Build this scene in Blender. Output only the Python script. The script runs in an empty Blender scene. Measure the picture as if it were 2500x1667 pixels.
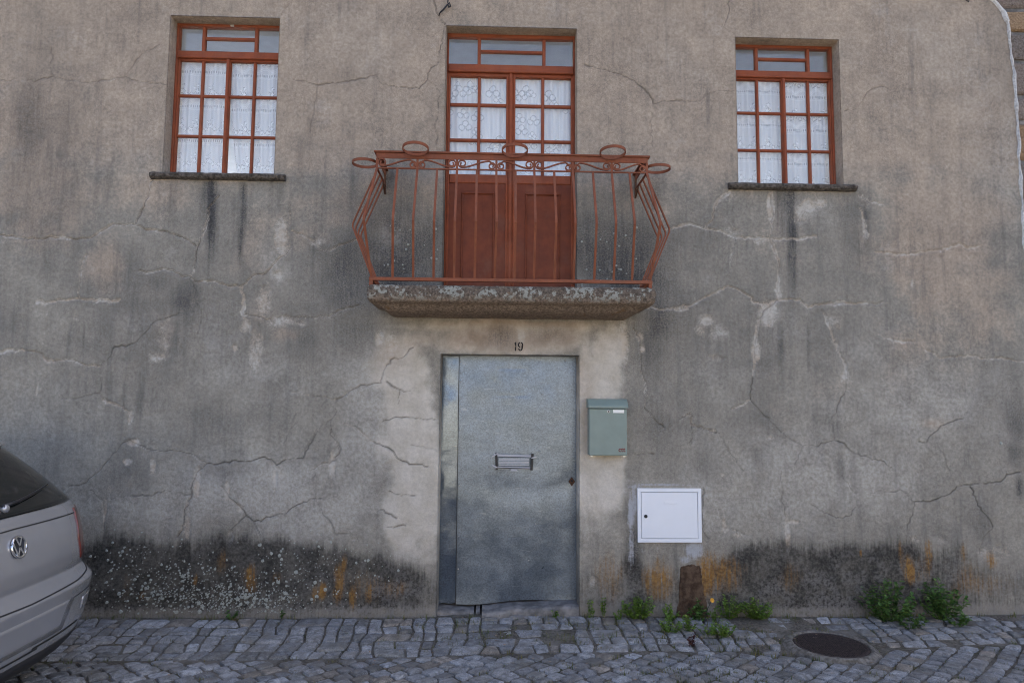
import bpy, bmesh, math, random
import numpy as np
from mathutils import Vector, Matrix
random.seed(7); rng = np.random.default_rng(11)
SC = bpy.context.scene; COL = SC.collection

# ------------------------------------------------------------------ camera
A, P, RO = (math.radians(v) for v in (1.9, 4.8, 0.45))
cam_d = bpy.data.cameras.new('camera'); cam = bpy.data.objects.new('camera', cam_d); COL.objects.link(cam)
cam_d.sensor_width = 36; cam_d.lens = 24; cam_d.clip_start = .05; cam_d.clip_end = 500
fwd = Vector((math.sin(A)*math.cos(P), math.cos(A)*math.cos(P), math.sin(P)))
r0 = Vector((math.cos(A), -math.sin(A), 0)); u0 = r0.cross(fwd)
rx = r0*math.cos(RO) + u0*math.sin(RO); ux = u0*math.cos(RO) - r0*math.sin(RO)
m = Matrix((rx, ux, -fwd)).transposed().to_4x4(); m.translation = (0, -5.22, 1.6)
cam.matrix_world = m; SC.camera = cam

# ------------------------------------------------------------------ sky and sun
SUN_EL, SUN_AZ = math.radians(42), math.radians(30)      # behind the house, to the right
wd = bpy.data.worlds.new('World'); SC.world = wd; wd.use_nodes = True
wn = wd.node_tree; bg = wn.nodes['Background']
sky = wn.nodes.new('ShaderNodeTexSky'); sky.sky_type = 'NISHITA'; sky.sun_disc = False
sky.sun_elevation = SUN_EL; sky.sun_rotation = SUN_AZ; sky.altitude = 400
sky.air_density = .6; sky.dust_density = 8.0; sky.ozone_density = .3
wn.links.new(sky.outputs[0], bg.inputs[0]); bg.inputs[1].default_value = .14
sd = bpy.data.lights.new('sun', 'SUN'); sd.energy = 4.0; sd.angle = math.radians(.53); sd.color = (1, .95, .88)
sun = bpy.data.objects.new('sun', sd); COL.objects.link(sun); sun.location = (6, 10, 14)
sdir = Vector((math.sin(SUN_AZ)*math.cos(SUN_EL), math.cos(SUN_AZ)*math.cos(SUN_EL), math.sin(SUN_EL)))
sun.rotation_euler = (-sdir).to_track_quat('-Z', 'Y').to_euler()
vs = SC.view_settings; vs.view_transform = 'Standard'; vs.look = 'None'; vs.gamma = 1; vs.exposure = 2.17
vs.use_curve_mapping = False
SC.render.engine = 'CYCLES'; SC.cycles.max_bounces = 8; SC.cycles.filter_width = 1.05; SC.cycles.transparent_max_bounces = 12
SC.cycles.use_denoising = True; SC.cycles.denoiser = 'OPENIMAGEDENOISE'; SC.cycles.denoising_input_passes = 'RGB_ALBEDO_NORMAL'; SC.cycles.denoising_prefilter = 'ACCURATE'; SC.cycles.sample_clamp_indirect = 4.0

# ------------------------------------------------------------------ helpers
class MB:
    """collects shapes, builds ONE mesh object"""
    def __init__(s): s.v = []; s.f = []; s.a = []
    def add(s, vs, fs, tint=None):
        o = len(s.v); s.v += [tuple(p) for p in vs]; s.f += [tuple(i+o for i in f) for f in fs]
        if tint is not None: s.a += [tint]*len(vs)
        return s
    def box(s, x0, x1, y0, y1, z0, z1):
        return s.add([(x0,y0,z0),(x1,y0,z0),(x1,y1,z0),(x0,y1,z0),(x0,y0,z1),(x1,y0,z1),(x1,y1,z1),(x0,y1,z1)],
                     [(0,3,2,1),(4,5,6,7),(0,1,5,4),(1,2,6,5),(2,3,7,6),(3,0,4,7)])
    def cbox(s, x0, x1, y0, y1, z0, z1, c):       # box with chamfered front (low y) edges
        return s.add([(x0,y1,z0),(x1,y1,z0),(x1,y1,z1),(x0,y1,z1),
                      (x0,y0+c,z0),(x1,y0+c,z0),(x1,y0+c,z1),(x0,y0+c,z1),
                      (x0+c,y0,z0+c),(x1-c,y0,z0+c),(x1-c,y0,z1-c),(x0+c,y0,z1-c)],
                     [(0,3,2,1),(0,1,5,4),(1,2,6,5),(2,3,7,6),(3,0,4,7),(4,5,9,8),(5,6,10,9),(6,7,11,10),(7,4,8,11),(8,9,10,11)])
    def prism(s, poly, y0, y1):                    # facade polygon (x,z) extruded in y
        n = len(poly)
        v = [(x,y0,z) for x,z in poly] + [(x,y1,z) for x,z in poly]
        return s.add(v, [tuple(range(n)), tuple(range(2*n-1,n-1,-1))] + [(i,i+n,(i+1)%n+n,(i+1)%n) for i in range(n)])
    def tube(s, pts, r, n=8, closed=False, flat=None, up=(0,0,1)):
        """swept section along pts; r radius, or flat=(w,h) for a bar section"""
        pts = [Vector(p) for p in pts]; N = len(pts); rings = []; base = len(s.v)
        for i in range(N):
            if closed: t = pts[(i+1)%N]-pts[i-1]
            else: t = pts[min(i+1,N-1)]-pts[max(i-1,0)]
            t.normalize(); U = Vector(up)
            if abs(t.dot(U)) > .95: U = Vector((0,1,0)) if abs(t.y) < .9 else Vector((1,0,0))
            a = t.cross(U).normalized(); b = a.cross(t).normalized()
            rr = r[i] if isinstance(r,(list,tuple)) else r
            if flat: sec = [(flat[0]/2,flat[1]/2),(-flat[0]/2,flat[1]/2),(-flat[0]/2,-flat[1]/2),(flat[0]/2,-flat[1]/2)]
            else: sec = [(rr*math.cos(2*math.pi*k/n), rr*math.sin(2*math.pi*k/n)) for k in range(n)]
            rings.append([pts[i]+a*c+b*d for c,d in sec])
        k = len(rings[0]); v = [p for rg in rings for p in rg]; f = []
        for i in range(N if closed else N-1):
            j = (i+1)%N
            for q in range(k): f.append((i*k+q, i*k+(q+1)%k, j*k+(q+1)%k, j*k+q))
        if not closed: f += [tuple(range(k-1,-1,-1)), tuple((N-1)*k+q for q in range(k))]
        return s.add(v, f)
    def lathe(s, prof, c, axis='y', n=24):
        """profile (r, h) turned round an axis through c"""
        v = []; f = []; k = len(prof)
        for i in range(n):
            a = 2*math.pi*i/n
            for r_, h in prof:
                x, y = r_*math.cos(a), r_*math.sin(a)
                v.append((c[0]+x, c[1]+h, c[2]+y) if axis == 'y' else (c[0]+x, c[1]+y, c[2]+h) if axis == 'z' else (c[0]+h, c[1]+x, c[2]+y))
        for i in range(n):
            j = (i+1)%n
            for q in range(k-1): f.append((i*k+q, j*k+q, j*k+q+1, i*k+q+1))
        f.append(tuple(i*k for i in range(n))); f.append(tuple(i*k+k-1 for i in range(n-1,-1,-1)))
        return s.add(v, f)
    def build(s, name, mat, parent=None, smooth=False, bevel=0):
        me = bpy.data.meshes.new(name); me.from_pydata(s.v, [], s.f)
        if s.a:
            at = me.attributes.new('tint', 'FLOAT_COLOR', 'POINT')
            at.data.foreach_set('color', np.array([list(t)+[1] for t in s.a], 'f').ravel())
        bm = bmesh.new(); bm.from_mesh(me); bmesh.ops.recalc_face_normals(bm, faces=bm.faces); bm.to_mesh(me); bm.free()
        return mk(name, me, mat, parent, smooth, bevel)
def mk(name, me, mat, parent=None, smooth=False, bevel=0):
    if mat is not None: me.materials.append(mat)
    if smooth: me.shade_smooth()
    o = bpy.data.objects.new(name, me); COL.objects.link(o)
    if parent: o.parent = parent
    if bevel:
        b = o.modifiers.new('bevel','BEVEL'); b.width = bevel; b.segments = 2; b.limit_method = 'ANGLE'
    return o
def empty(name, loc=(0,0,0), parent=None):
    o = bpy.data.objects.new(name, None); o.location = loc; COL.objects.link(o); o.empty_display_size = .2
    if parent: o.parent = parent
    return o
def tag(o, label=None, cat=None, group=None, kind=None):
    if label: o['label'] = label
    if cat: o['category'] = cat
    if group: o['group'] = group
    if kind: o['kind'] = kind
    return o
def grid_mesh(name, V, nx, nz, keep=None, flip=False):
    """V (nz,nx,3) -> mesh of quads; keep (nz-1,nx-1) bool"""
    idx = np.arange(nx*nz).reshape(nz, nx)
    q = np.stack([idx[:-1,:-1], idx[:-1,1:], idx[1:,1:], idx[1:,:-1]], -1)
    q = q[keep] if keep is not None else q.reshape(-1,4)
    if flip: q = q[:, ::-1]
    return raw_mesh(name, V.reshape(-1,3), q)
def raw_mesh(name, V, q):
    me = bpy.data.meshes.new(name); n = len(q); k = q.shape[1]
    me.vertices.add(len(V)); me.vertices.foreach_set('co', np.ascontiguousarray(V, 'f').ravel())
    me.loops.add(n*k); me.loops.foreach_set('vertex_index', np.ascontiguousarray(q, 'i').ravel())
    me.polygons.add(n); me.polygons.foreach_set('loop_start', np.arange(0, n*k, k, dtype='i'))
    me.update(calc_edges=True); me.validate(); return me
def attr(me, name, data, typ='FLOAT_COLOR'):
    at = me.attributes.new(name, typ, 'POINT')
    at.data.foreach_set('color' if typ == 'FLOAT_COLOR' else 'value', np.ascontiguousarray(data, 'f').ravel())
def vnoise(x, y, seed=0):
    """smooth value noise on arrays"""
    g = np.random.default_rng(seed).random((257, 257)); g[256] = g[0]; g[:,256] = g[:,0]
    xi = np.floor(x).astype(int); yi = np.floor(y).astype(int); fx = x-xi; fy = y-yi
    fx = fx*fx*(3-2*fx); fy = fy*fy*(3-2*fy); xi &= 255; yi &= 255
    return (g[yi,xi]*(1-fx)+g[yi,xi+1]*fx)*(1-fy) + (g[yi+1,xi]*(1-fx)+g[yi+1,xi+1]*fx)*fy
def fbm(x, y, seed=0, octs=4):
    s = 0; a = .5; t = 0
    for k in range(octs): s = s + a*vnoise(x*2**k+k*17.3, y*2**k+k*9.1, seed+k); t += a; a *= .5
    return s/t
def sstep(a, b, x):
    t = np.clip((x-a)/(b-a), 0, 1); return t*t*(3-2*t)

# ------------------------------------------------------------------ materials
class NT:
    def __init__(s, name):
        s.m = bpy.data.materials.new(name); s.m.use_nodes = True; s.t = s.m.node_tree; s.N = s.t.nodes
        s.b = s.N['Principled BSDF']; s.out = s.N['Material Output']; s._o = None
    def link(s, a, b): s.t.links.new(a, b)
    def setv(s, sock, v):
        if hasattr(v, 'is_linked'): s.link(v, sock)
        elif isinstance(v, (tuple, list)) and len(v) == 3 and sock.type == 'RGBA': sock.default_value = (*v, 1)
        else: sock.default_value = v
    @property
    def obj(s):
        if not s._o: s._o = s.N.new('ShaderNodeTexCoord').outputs['Object']
        return s._o
    def geo(s): return s.N.new('ShaderNodeNewGeometry').outputs['Position']
    def map(s, vec, scale=(1,1,1), loc=(0,0,0)):
        n = s.N.new('ShaderNodeMapping'); s.link(vec, n.inputs[0]); n.inputs['Scale'].default_value = scale; n.inputs['Location'].default_value = loc
        return n.outputs[0]
    def noise(s, scale, detail=4, rough=.55, vec=None, dist=0):
        n = s.N.new('ShaderNodeTexNoise'); s.link(vec if vec is not None else s.obj, n.inputs['Vector'])
        n.inputs['Scale'].default_value = scale; n.inputs['Detail'].default_value = detail; n.inputs['Roughness'].default_value = rough
        n.inputs['Distortion'].default_value = dist; return n.outputs['Fac']
    def voro(s, scale, vec=None, feat='F1', out='Distance'):
        n = s.N.new('ShaderNodeTexVoronoi'); n.feature = feat; s.link(vec if vec is not None else s.obj, n.inputs['Vector'])
        n.inputs['Scale'].default_value = scale; return n.outputs[out]
    def op(s, o, a, b=None, clamp=False):
        n = s.N.new('ShaderNodeMath'); n.operation = o; n.use_clamp = clamp; s.setv(n.inputs[0], a)
        if b is not None: s.setv(n.inputs[1], b)
        return n.outputs[0]
    def rng(s, v, a, b, c=0., d=1., smooth=True):
        n = s.N.new('ShaderNodeMapRange'); n.interpolation_type = 'SMOOTHSTEP' if smooth else 'LINEAR'; s.setv(n.inputs[0], v)
        for i, q in enumerate((a,b,c,d)): n.inputs[1+i].default_value = q
        return n.outputs[0]
    def mix(s, f, a, b, mode='MIX'):
        n = s.N.new('ShaderNodeMix'); n.data_type = 'RGBA'; n.blend_type = mode; n.clamp_factor = True
        s.setv(n.inputs['Factor'], f); s.setv(n.inputs['A'], a); s.setv(n.inputs['B'], b); return n.outputs['Result']
    def at(s, name):
        n = s.N.new('ShaderNodeAttribute'); n.attribute_name = name
        sp = s.N.new('ShaderNodeSeparateColor'); s.link(n.outputs['Color'], sp.inputs[0])
        return sp.outputs[0], sp.outputs[1], sp.outputs[2], n.outputs['Alpha'], n.outputs['Color']
    def bump(s, h, dist=.002, strength=1.):
        n = s.N.new('ShaderNodeBump'); n.inputs['Strength'].default_value = strength; n.inputs['Distance'].default_value = dist
        s.link(h, n.inputs['Height']); s.link(n.outputs[0], s.b.inputs['Normal']); return n.outputs[0]
    def done(s, col=None, rough=None, metal=None, spec=None):
        if col is not None: s.setv(s.b.inputs['Base Color'], col)
        if rough is not None: s.setv(s.b.inputs['Roughness'], rough)
        if metal is not None: s.setv(s.b.inputs['Metallic'], metal)
        if spec is not None: s.setv(s.b.inputs['Specular IOR Level'], spec)
        return s.m

def mat_wall():
    t = NT('weathered_stucco')
    warm, dark, light, crack, _ = t.at('ma'); org, plin, plas, spec, _ = t.at('mb'); fresh, peel, grime, veil, _ = t.at('mc')
    n_big = t.noise(1.3, 4, .6); n_mid = t.noise(6, 5, .6); n_f = t.noise(38, 5, .7); n_ff = t.noise(190, 3, .7)
    n_st = t.noise(1, 4, .6, t.map(t.obj, (16, 16, 1.1))); n_st2 = t.noise(1, 5, .65, t.map(t.obj, (50, 50, 3.2), (3,1,7)))
    wm = t.rng(t.op('ADD', warm, t.op('ADD', t.op('MULTIPLY', t.op('SUBTRACT', n_mid, .5), 1.0), t.op('MULTIPLY', t.op('SUBTRACT', n_f, .5), .6))), .22, .78)
    col = t.mix(wm, (.325,.300,.250), (.42,.346,.268))
    # mottling at several sizes
    col = t.mix(t.rng(n_big, .3, .7, 0, .45), col, (.62,.62,.64), 'MULTIPLY'); 
    col = t.mix(.62, col, t.mix(t.rng(n_mid, .25, .75), (.78,.79,.80), (1.22,1.21,1.19)), 'MULTIPLY')
    col = t.mix(.75, col, t.mix(t.rng(n_f, .28, .72), (.74,.73,.72), (1.24,1.25,1.26)), 'MULTIPLY')
    col = t.mix(t.rng(n_big, .35, .65, .35, .8), col, t.mix(t.rng(n_ff, .3, .7), (.68,.68,.68), (1.32,1.32,1.32)), 'MULTIPLY')
    col = t.mix(t.op('MULTIPLY', t.op('MULTIPLY', t.rng(n_st, .48, .75), t.rng(n_big, .35, .65, .4, 1.2)), .42), col, (.11,.108,.104))
    col = t.mix(t.op('MULTIPLY', t.rng(n_st2, .56, .78), .2), col, (.1,.1,.1))
    col = t.mix(t.op('MULTIPLY', t.rng(t.op('ADD', veil, t.op('MULTIPLY', t.op('ADD', t.op('SUBTRACT', n_mid, .5), t.op('SUBTRACT', n_f, .5)), t.op('MULTIPLY', veil, 1.4))), .05, .85), .8), col, t.mix(t.rng(n_f, .3, .7), (.41,.385,.335), (.52,.495,.44)))
    # plaster round the entry
    pm = t.rng(t.op('ADD', plas, t.op('MULTIPLY', t.op('SUBTRACT', n_mid, .5), .5)), .25, .72)
    pc = t.mix(t.rng(n_mid, .3, .7), (.50,.45,.365), (.63,.58,.50))
    pc = t.mix(t.op('MULTIPLY', peel, .85), pc, t.mix(t.rng(n_mid, .35, .65), (.34,.255,.185), (.47,.375,.29)))
    pc = t.mix(.6, pc, t.mix(t.rng(n_f, .25, .75), (.8,.8,.8), (1.15,1.15,1.15)), 'MULTIPLY')
    col = t.mix(pm, col, pc)
    # grey mould, broken up by grain
    n_sp = t.noise(85, 4, .72)
    dn = t.rng(t.op('ADD', t.op('MULTIPLY', n_sp, .5), t.op('ADD', t.op('MULTIPLY', n_f, .35), t.op('MULTIPLY', n_st2, .2))), .44, .60)
    dm = t.op('MULTIPLY', dark, t.op('ADD', t.op('MULTIPLY', dn, .8), .55))
    col = t.mix(t.op('MULTIPLY', dm, .95, True), col, t.mix(t.rng(n_f, .35, .65), (.045,.044,.043), (.10,.098,.094)))
    # pale efflorescence and scars
    lw = t.op('MINIMUM', t.op('MULTIPLY', light, 2.5), 1.)
    ln = t.op('ADD', t.op('MULTIPLY', t.op('SUBTRACT', n_sp, .5), 1.5), t.op('ADD', t.op('MULTIPLY', t.op('SUBTRACT', n_mid, .5), 1.3), t.op('MULTIPLY', t.op('SUBTRACT', n_ff, .5), .9)))
    lm = t.rng(t.op('ADD', t.op('MULTIPLY', light, 1.3), t.op('MULTIPLY', ln, lw)), .28, .80)
    lc = t.mix(t.rng(n_mid, .4, .62), (.52,.43,.33), (.55,.52,.46))
    col = t.mix(t.op('MULTIPLY', t.rng(t.op('ADD', t.noise(2.3, 6, .68, t.map(t.obj, (1,1,1), (4,0,9))), t.op('MULTIPLY', t.op('SUBTRACT', n_f, .5), .25)), .56, .72), .22), col, (.47,.45,.42))
    col = t.mix(t.op('MULTIPLY', lm, t.rng(n_f, .35, .65, .42, .86)), col, lc)
    # plinth: black damp stain
    pn = t.op('ADD', plin, t.op('MULTIPLY', t.op('SUBTRACT', n_st2, .5), .7))
    pl = t.op('MULTIPLY', t.rng(pn, .2, .8), t.rng(t.op('ADD', t.op('MULTIPLY', n_f, .3), t.op('MULTIPLY', n_mid, .8)), .40, .72, 1.0, .68))
    col = t.mix(t.op('MULTIPLY', pl, .92), col, t.mix(t.rng(n_f, .38, .66), (.018,.0175,.016), (.066,.062,.055)))
    col = t.mix(t.op('MULTIPLY', grime, t.rng(n_f, .35, .6)), col, (.21,.2,.19))
    # ochre lichen
    om = t.op('MULTIPLY', t.rng(t.op('ADD', org, t.op('ADD', t.op('MULTIPLY', t.op('SUBTRACT', n_st2, .5), t.op('MULTIPLY', org, 3.2)), t.op('MULTIPLY', t.op('SUBTRACT', n_sp, .5), t.op('MULTIPLY', org, 2.6)))), .15, 1.0), t.rng(n_mid, .3, .6, .6, 1.))
    col = t.mix(t.op('MULTIPLY', om, .85), col, t.mix(t.rng(n_f, .35, .65), (.19,.092,.024), (.34,.175,.032)))
    # fresh mortar
    fm = t.rng(t.op('ADD', fresh, t.op('MULTIPLY', t.op('ADD', t.op('SUBTRACT', n_f, .5), t.op('SUBTRACT', n_st2, .5)), 1.3)), .25, .95)
    col = t.mix(fm, col, t.mix(n_f, (.33,.335,.345), (.46,.465,.48)))
    # black specks
    v1 = t.voro(70, vec=t.map(t.obj, (1,1,.6))); v2 = t.voro(150)
    sp = t.op('MAXIMUM', t.op('MULTIPLY', t.rng(v1, .16, .08), t.rng(t.noise(9, 3), .45, .6)), t.op('MULTIPLY', t.rng(v2, .22, .1), t.rng(t.noise(22, 3), .5, .62)))
    col = t.mix(t.op('MULTIPLY', sp, t.op('ADD', t.op('MULTIPLY', spec, 1.0), .22), True), col, (.04,.04,.04))
    # cracks
    col = t.mix(t.op('MULTIPLY', crack, t.rng(n_f, .3, .6, .45, 1.0), True), col, (.035,.031,.027))
    h = t.op('ADD', t.op('MULTIPLY', n_f, .6), t.op('MULTIPLY', n_ff, .35))
    h = t.op('SUBTRACT', h, t.op('MULTIPLY', crack, 1.2))
    t.bump(h, .006, 1.)
    return t.done(col, .93, spec=.2)

def mat_simple(name, c0, c1, scale=20, rough=.6, metal=0, bump=0, bscale=None, spec=.5, detail=4):
    t = NT(name); n = t.noise(scale, detail, .6)
    col = t.mix(t.rng(n, .3, .7), c0, c1)
    if bump: t.bump(t.noise(bscale or scale*3, 4, .6), bump)
    return t.done(col, rough, metal, spec)

def mat_red(name, c, rough=.55, rust=.3):
    t = NT(name); n = t.noise(9, 5, .65); f = t.noise(60, 4, .6); st = t.noise(1, 4, .6, t.map(t.obj, (40,40,4)))
    col = t.mix(t.rng(n, .3, .7), tuple(v*.82 for v in c), tuple(v*1.15 for v in c))
    col = t.mix(t.op('MULTIPLY', t.rng(st, .5, .75), .35), col, (c[0]*.6, c[1]*.6, c[2]*.6))
    col = t.mix(t.op('MULTIPLY', t.rng(f, .58, .72), rust), col, (.13,.05,.022))
    col = t.mix(t.op('MULTIPLY', t.rng(t.noise(3.2, 5, .7), .5, .68), .3), col, (c[0]*.85+.06, c[1]*.9+.06, c[2]*.9+.05))
    t.bump(f, .0012, .6)
    return t.done(col, t.rng(n, .2, .8, rough-.08, rough+.15), spec=.22)

def mat_granite(name, tint=True):
    t = NT(name); _, _, _, _, c = t.at('tint')
    vec = t.geo()
    n1 = t.noise(240, 4, .75, vec); n2 = t.noise(28, 5, .65, vec); n3 = t.noise(900, 2, .6, vec)
    col = t.mix(.95, c, t.mix(t.rng(n1, .3, .7), (.45,.46,.48), (1.6,1.6,1.6)), 'MULTIPLY')
    col = t.mix(.9, col, t.mix(t.rng(n2, .32, .68), (.52,.51,.49), (1.36,1.37,1.38)), 'MULTIPLY')
    col = t.mix(t.op('MULTIPLY', t.rng(t.noise(14, 5, .7, vec), .48, .68), .65), col, (.125,.112,.092))
    col = t.mix(t.op('MULTIPLY', t.rng(t.noise(3.1, 5, .7, vec), .5, .66), .5), col, (.17,.155,.13))
    t.bump(t.op('ADD', t.op('MULTIPLY', n2, 1.), t.op('MULTIPLY', n1, .45)), .010, 1.)
    return t.done(col, t.rng(n2, .2, .8, .62, .9), spec=.3)

def mat_soil():
    t = NT('joint_soil'); v = t.geo(); n = t.noise(60, 6, .7, v); b = t.noise(5, 4, .6, v); g = t.noise(300, 3, .7, v); m2 = t.noise(9, 4, .6, v)
    col = t.mix(t.rng(n, .3, .7), (.06,.052,.042), (.19,.172,.145))
    col = t.mix(t.op('MULTIPLY', t.rng(b, .45, .62), .6), col, (.23,.215,.19))
    col = t.mix(t.op('MULTIPLY', t.rng(m2, .56, .7), .55), col, (.045,.058,.018))
    col = t.mix(t.rng(g, .66, .74), col, (.28,.26,.23))
    t.bump(t.op('ADD', n, t.op('MULTIPLY', g, .4)), .008, 1.)
    return t.done(col, .95, spec=.15)

def mat_zinc(name='galvanised_sheet', r0_=.26, r1_=.42):
    t = NT(name)
    v = t.voro(120, out='Color'); n = t.noise(3, 4, .6); f = t.noise(260, 3, .7); st = t.noise(1, 4, .6, t.map(t.obj, (30,30,2)))
    sp = t.N.new('ShaderNodeSeparateColor'); t.link(v, sp.inputs[0])
    col = t.mix(t.rng(n, .3, .7), (.15,.185,.225), (.225,.27,.32))
    col = t.mix(.6, col, t.mix(sp.outputs[0], (.68,.68,.68), (1.32,1.32,1.32)), 'MULTIPLY')
    col = t.mix(.5, col, t.mix(t.rng(f, .3, .7), (.8,.8,.8), (1.15,1.15,1.15)), 'MULTIPLY')
    col = t.mix(t.op('MULTIPLY', t.rng(st, .55, .8), .3), col, (.12,.135,.15))
    sc = t.noise(1, 3, .6, t.map(t.obj, (9, 9, 60), (2,0,5))); col = t.mix(t.op('MULTIPLY', t.rng(sc, .64, .72), .3), col, (.45,.48,.5))
    col = t.mix(t.op('MULTIPLY', t.rng(t.noise(24, 5, .7), .62, .74), .35), col, (.09,.085,.08))
    t.bump(t.op('ADD', t.noise(7, 3, .5), t.op('MULTIPLY', f, .06)), .008, .35)
    return t.done(col, t.rng(n, .2, .8, r0_, r1_), .7)

def mat_glass(name='window_glass', tint=(.97,.985,.99)):
    t = NT(name); t.N.remove(t.b)
    tr = t.N.new('ShaderNodeBsdfTransparent'); tr.inputs[0].default_value = (*tint, 1)
    gl = t.N.new('ShaderNodeBsdfGlossy'); gl.inputs['Roughness'].default_value = .02
    fr = t.N.new('ShaderNodeLayerWeight'); fr.inputs[0].default_value = .5
    bn = t.N.new('ShaderNodeBump'); bn.inputs['Distance'].default_value = .003; bn.inputs['Strength'].default_value = .25
    t.link(t.noise(4, 2, .5), bn.inputs['Height']); t.link(bn.outputs[0], gl.inputs['Normal'])
    mx = t.N.new('ShaderNodeMixShader'); t.link(t.op('ADD', t.op('MULTIPLY', t.op('POWER', fr.outputs['Facing'], 4.), .9), .06), mx.inputs[0]); t.link(tr.outputs[0], mx.inputs[1]); t.link(gl.outputs[0], mx.inputs[2])
    t.link(mx.outputs[0], t.out.inputs[0]); return t.m

def mat_lace():
    t = NT('lace'); d, _, _, _, _ = t.at('lace')
    dif = t.N.new('ShaderNodeBsdfDiffuse'); dif.inputs[0].default_value = (.96,.95,.93,1)
    trl = t.N.new('ShaderNodeBsdfTranslucent'); trl.inputs[0].default_value = (.9,.9,.9,1)
    tra = t.N.new('ShaderNodeBsdfTransparent')
    m1 = t.N.new('ShaderNodeMixShader'); m1.inputs[0].default_value = .12; t.link(dif.outputs[0], m1.inputs[1]); t.link(trl.outputs[0], m1.inputs[2])
    m2 = t.N.new('ShaderNodeMixShader'); t.link(d, m2.inputs[0]); t.link(tra.outputs[0], m2.inputs[1]); t.link(m1.outputs[0], m2.inputs[2])
    t.link(m2.outputs[0], t.out.inputs[0]); t.N.remove(t.b); return t.m

def mat_slab():
    t = NT('lichened_granite'); n = t.noise(55, 5, .7); b = t.noise(9, 5, .65); ff = t.noise(200, 3, .7)
    gz = t.N.new('ShaderNodeSeparateXYZ'); t.link(t.obj, gz.inputs[0])
    col = t.mix(t.rng(n, .3, .7), (.12,.09,.066), (.38,.29,.215))
    col = t.mix(.6, col, t.mix(t.rng(ff, .3, .7), (.6,.6,.6), (1.4,1.4,1.4)), 'MULTIPLY')
    up = t.rng(gz.outputs[2], 2.265, 2.33)                       # weathered lip carries the lichen
    col = t.mix(t.op('MULTIPLY', up, .6), col, t.mix(t.rng(n, .3, .7), (.030,.029,.027), (.11,.098,.082)))
    l1 = t.op('MULTIPLY', t.rng(t.op('ADD', t.noise(34, 5, .6), t.op('MULTIPLY', t.op('SUBTRACT', b, .5), 1.1)), .52, .60), up)
    col = t.mix(t.op('MULTIPLY', l1, .85), col, t.mix(n, (.27,.275,.235), (.46,.47,.41)))
    l2 = t.op('MULTIPLY', t.rng(t.noise(7, 4, .6, t.map(t.obj, (1,1,1), (5,3,2))), .62, .7), t.rng(n, .4, .6))
    col = t.mix(t.op('MULTIPLY', l2, .8), col, (.18,.085,.022))
    l3 = t.rng(t.noise(5, 4, .6, t.map(t.obj, (1,1,1), (15,3,2))), .64, .74)
    col = t.mix(t.op('MULTIPLY', l3, .7), col, (.035,.045,.018))
    t.bump(t.op('ADD', n, t.op('MULTIPLY', ff, .5)), .009, 1.)
    return t.done(col, .95, spec=.15)

def mat_leaf(name, c0, c1):
    t = NT(name); _, _, _, _, c = t.at('tint')
    col = t.mix(t.rng(t.noise(25, 3), .3, .7), c0, c1); col = t.mix(1, col, c, 'MULTIPLY')
    t.b.inputs['Subsurface Weight'].default_value = 0
    t.b.inputs['Transmission Weight'].default_value = 0
    return t.done(col, .55, spec=.35)

def mat_carpaint():
    t = NT('silver_paint'); n = t.noise(2600, 1, .5); d = t.noise(2.2, 4, .6)
    col = t.mix(t.rng(d, .3, .7), (.48,.485,.50), (.53,.535,.55))
    t.b.inputs['Coat Weight'].default_value = .6; t.b.inputs['Coat Roughness'].default_value = .12
    return t.done(col, .27, .62)

def mat_flat(name, c, rough=.5, metal=0, spec=.5, var=.05):
    t = NT(name); n = t.noise(9, 4, .6)
    col = t.mix(t.rng(n, .3, .7), tuple(v*(1-var) for v in c), tuple(min(1, v*(1+var)) for v in c))
    return t.done(col, rough, metal, spec)

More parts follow.
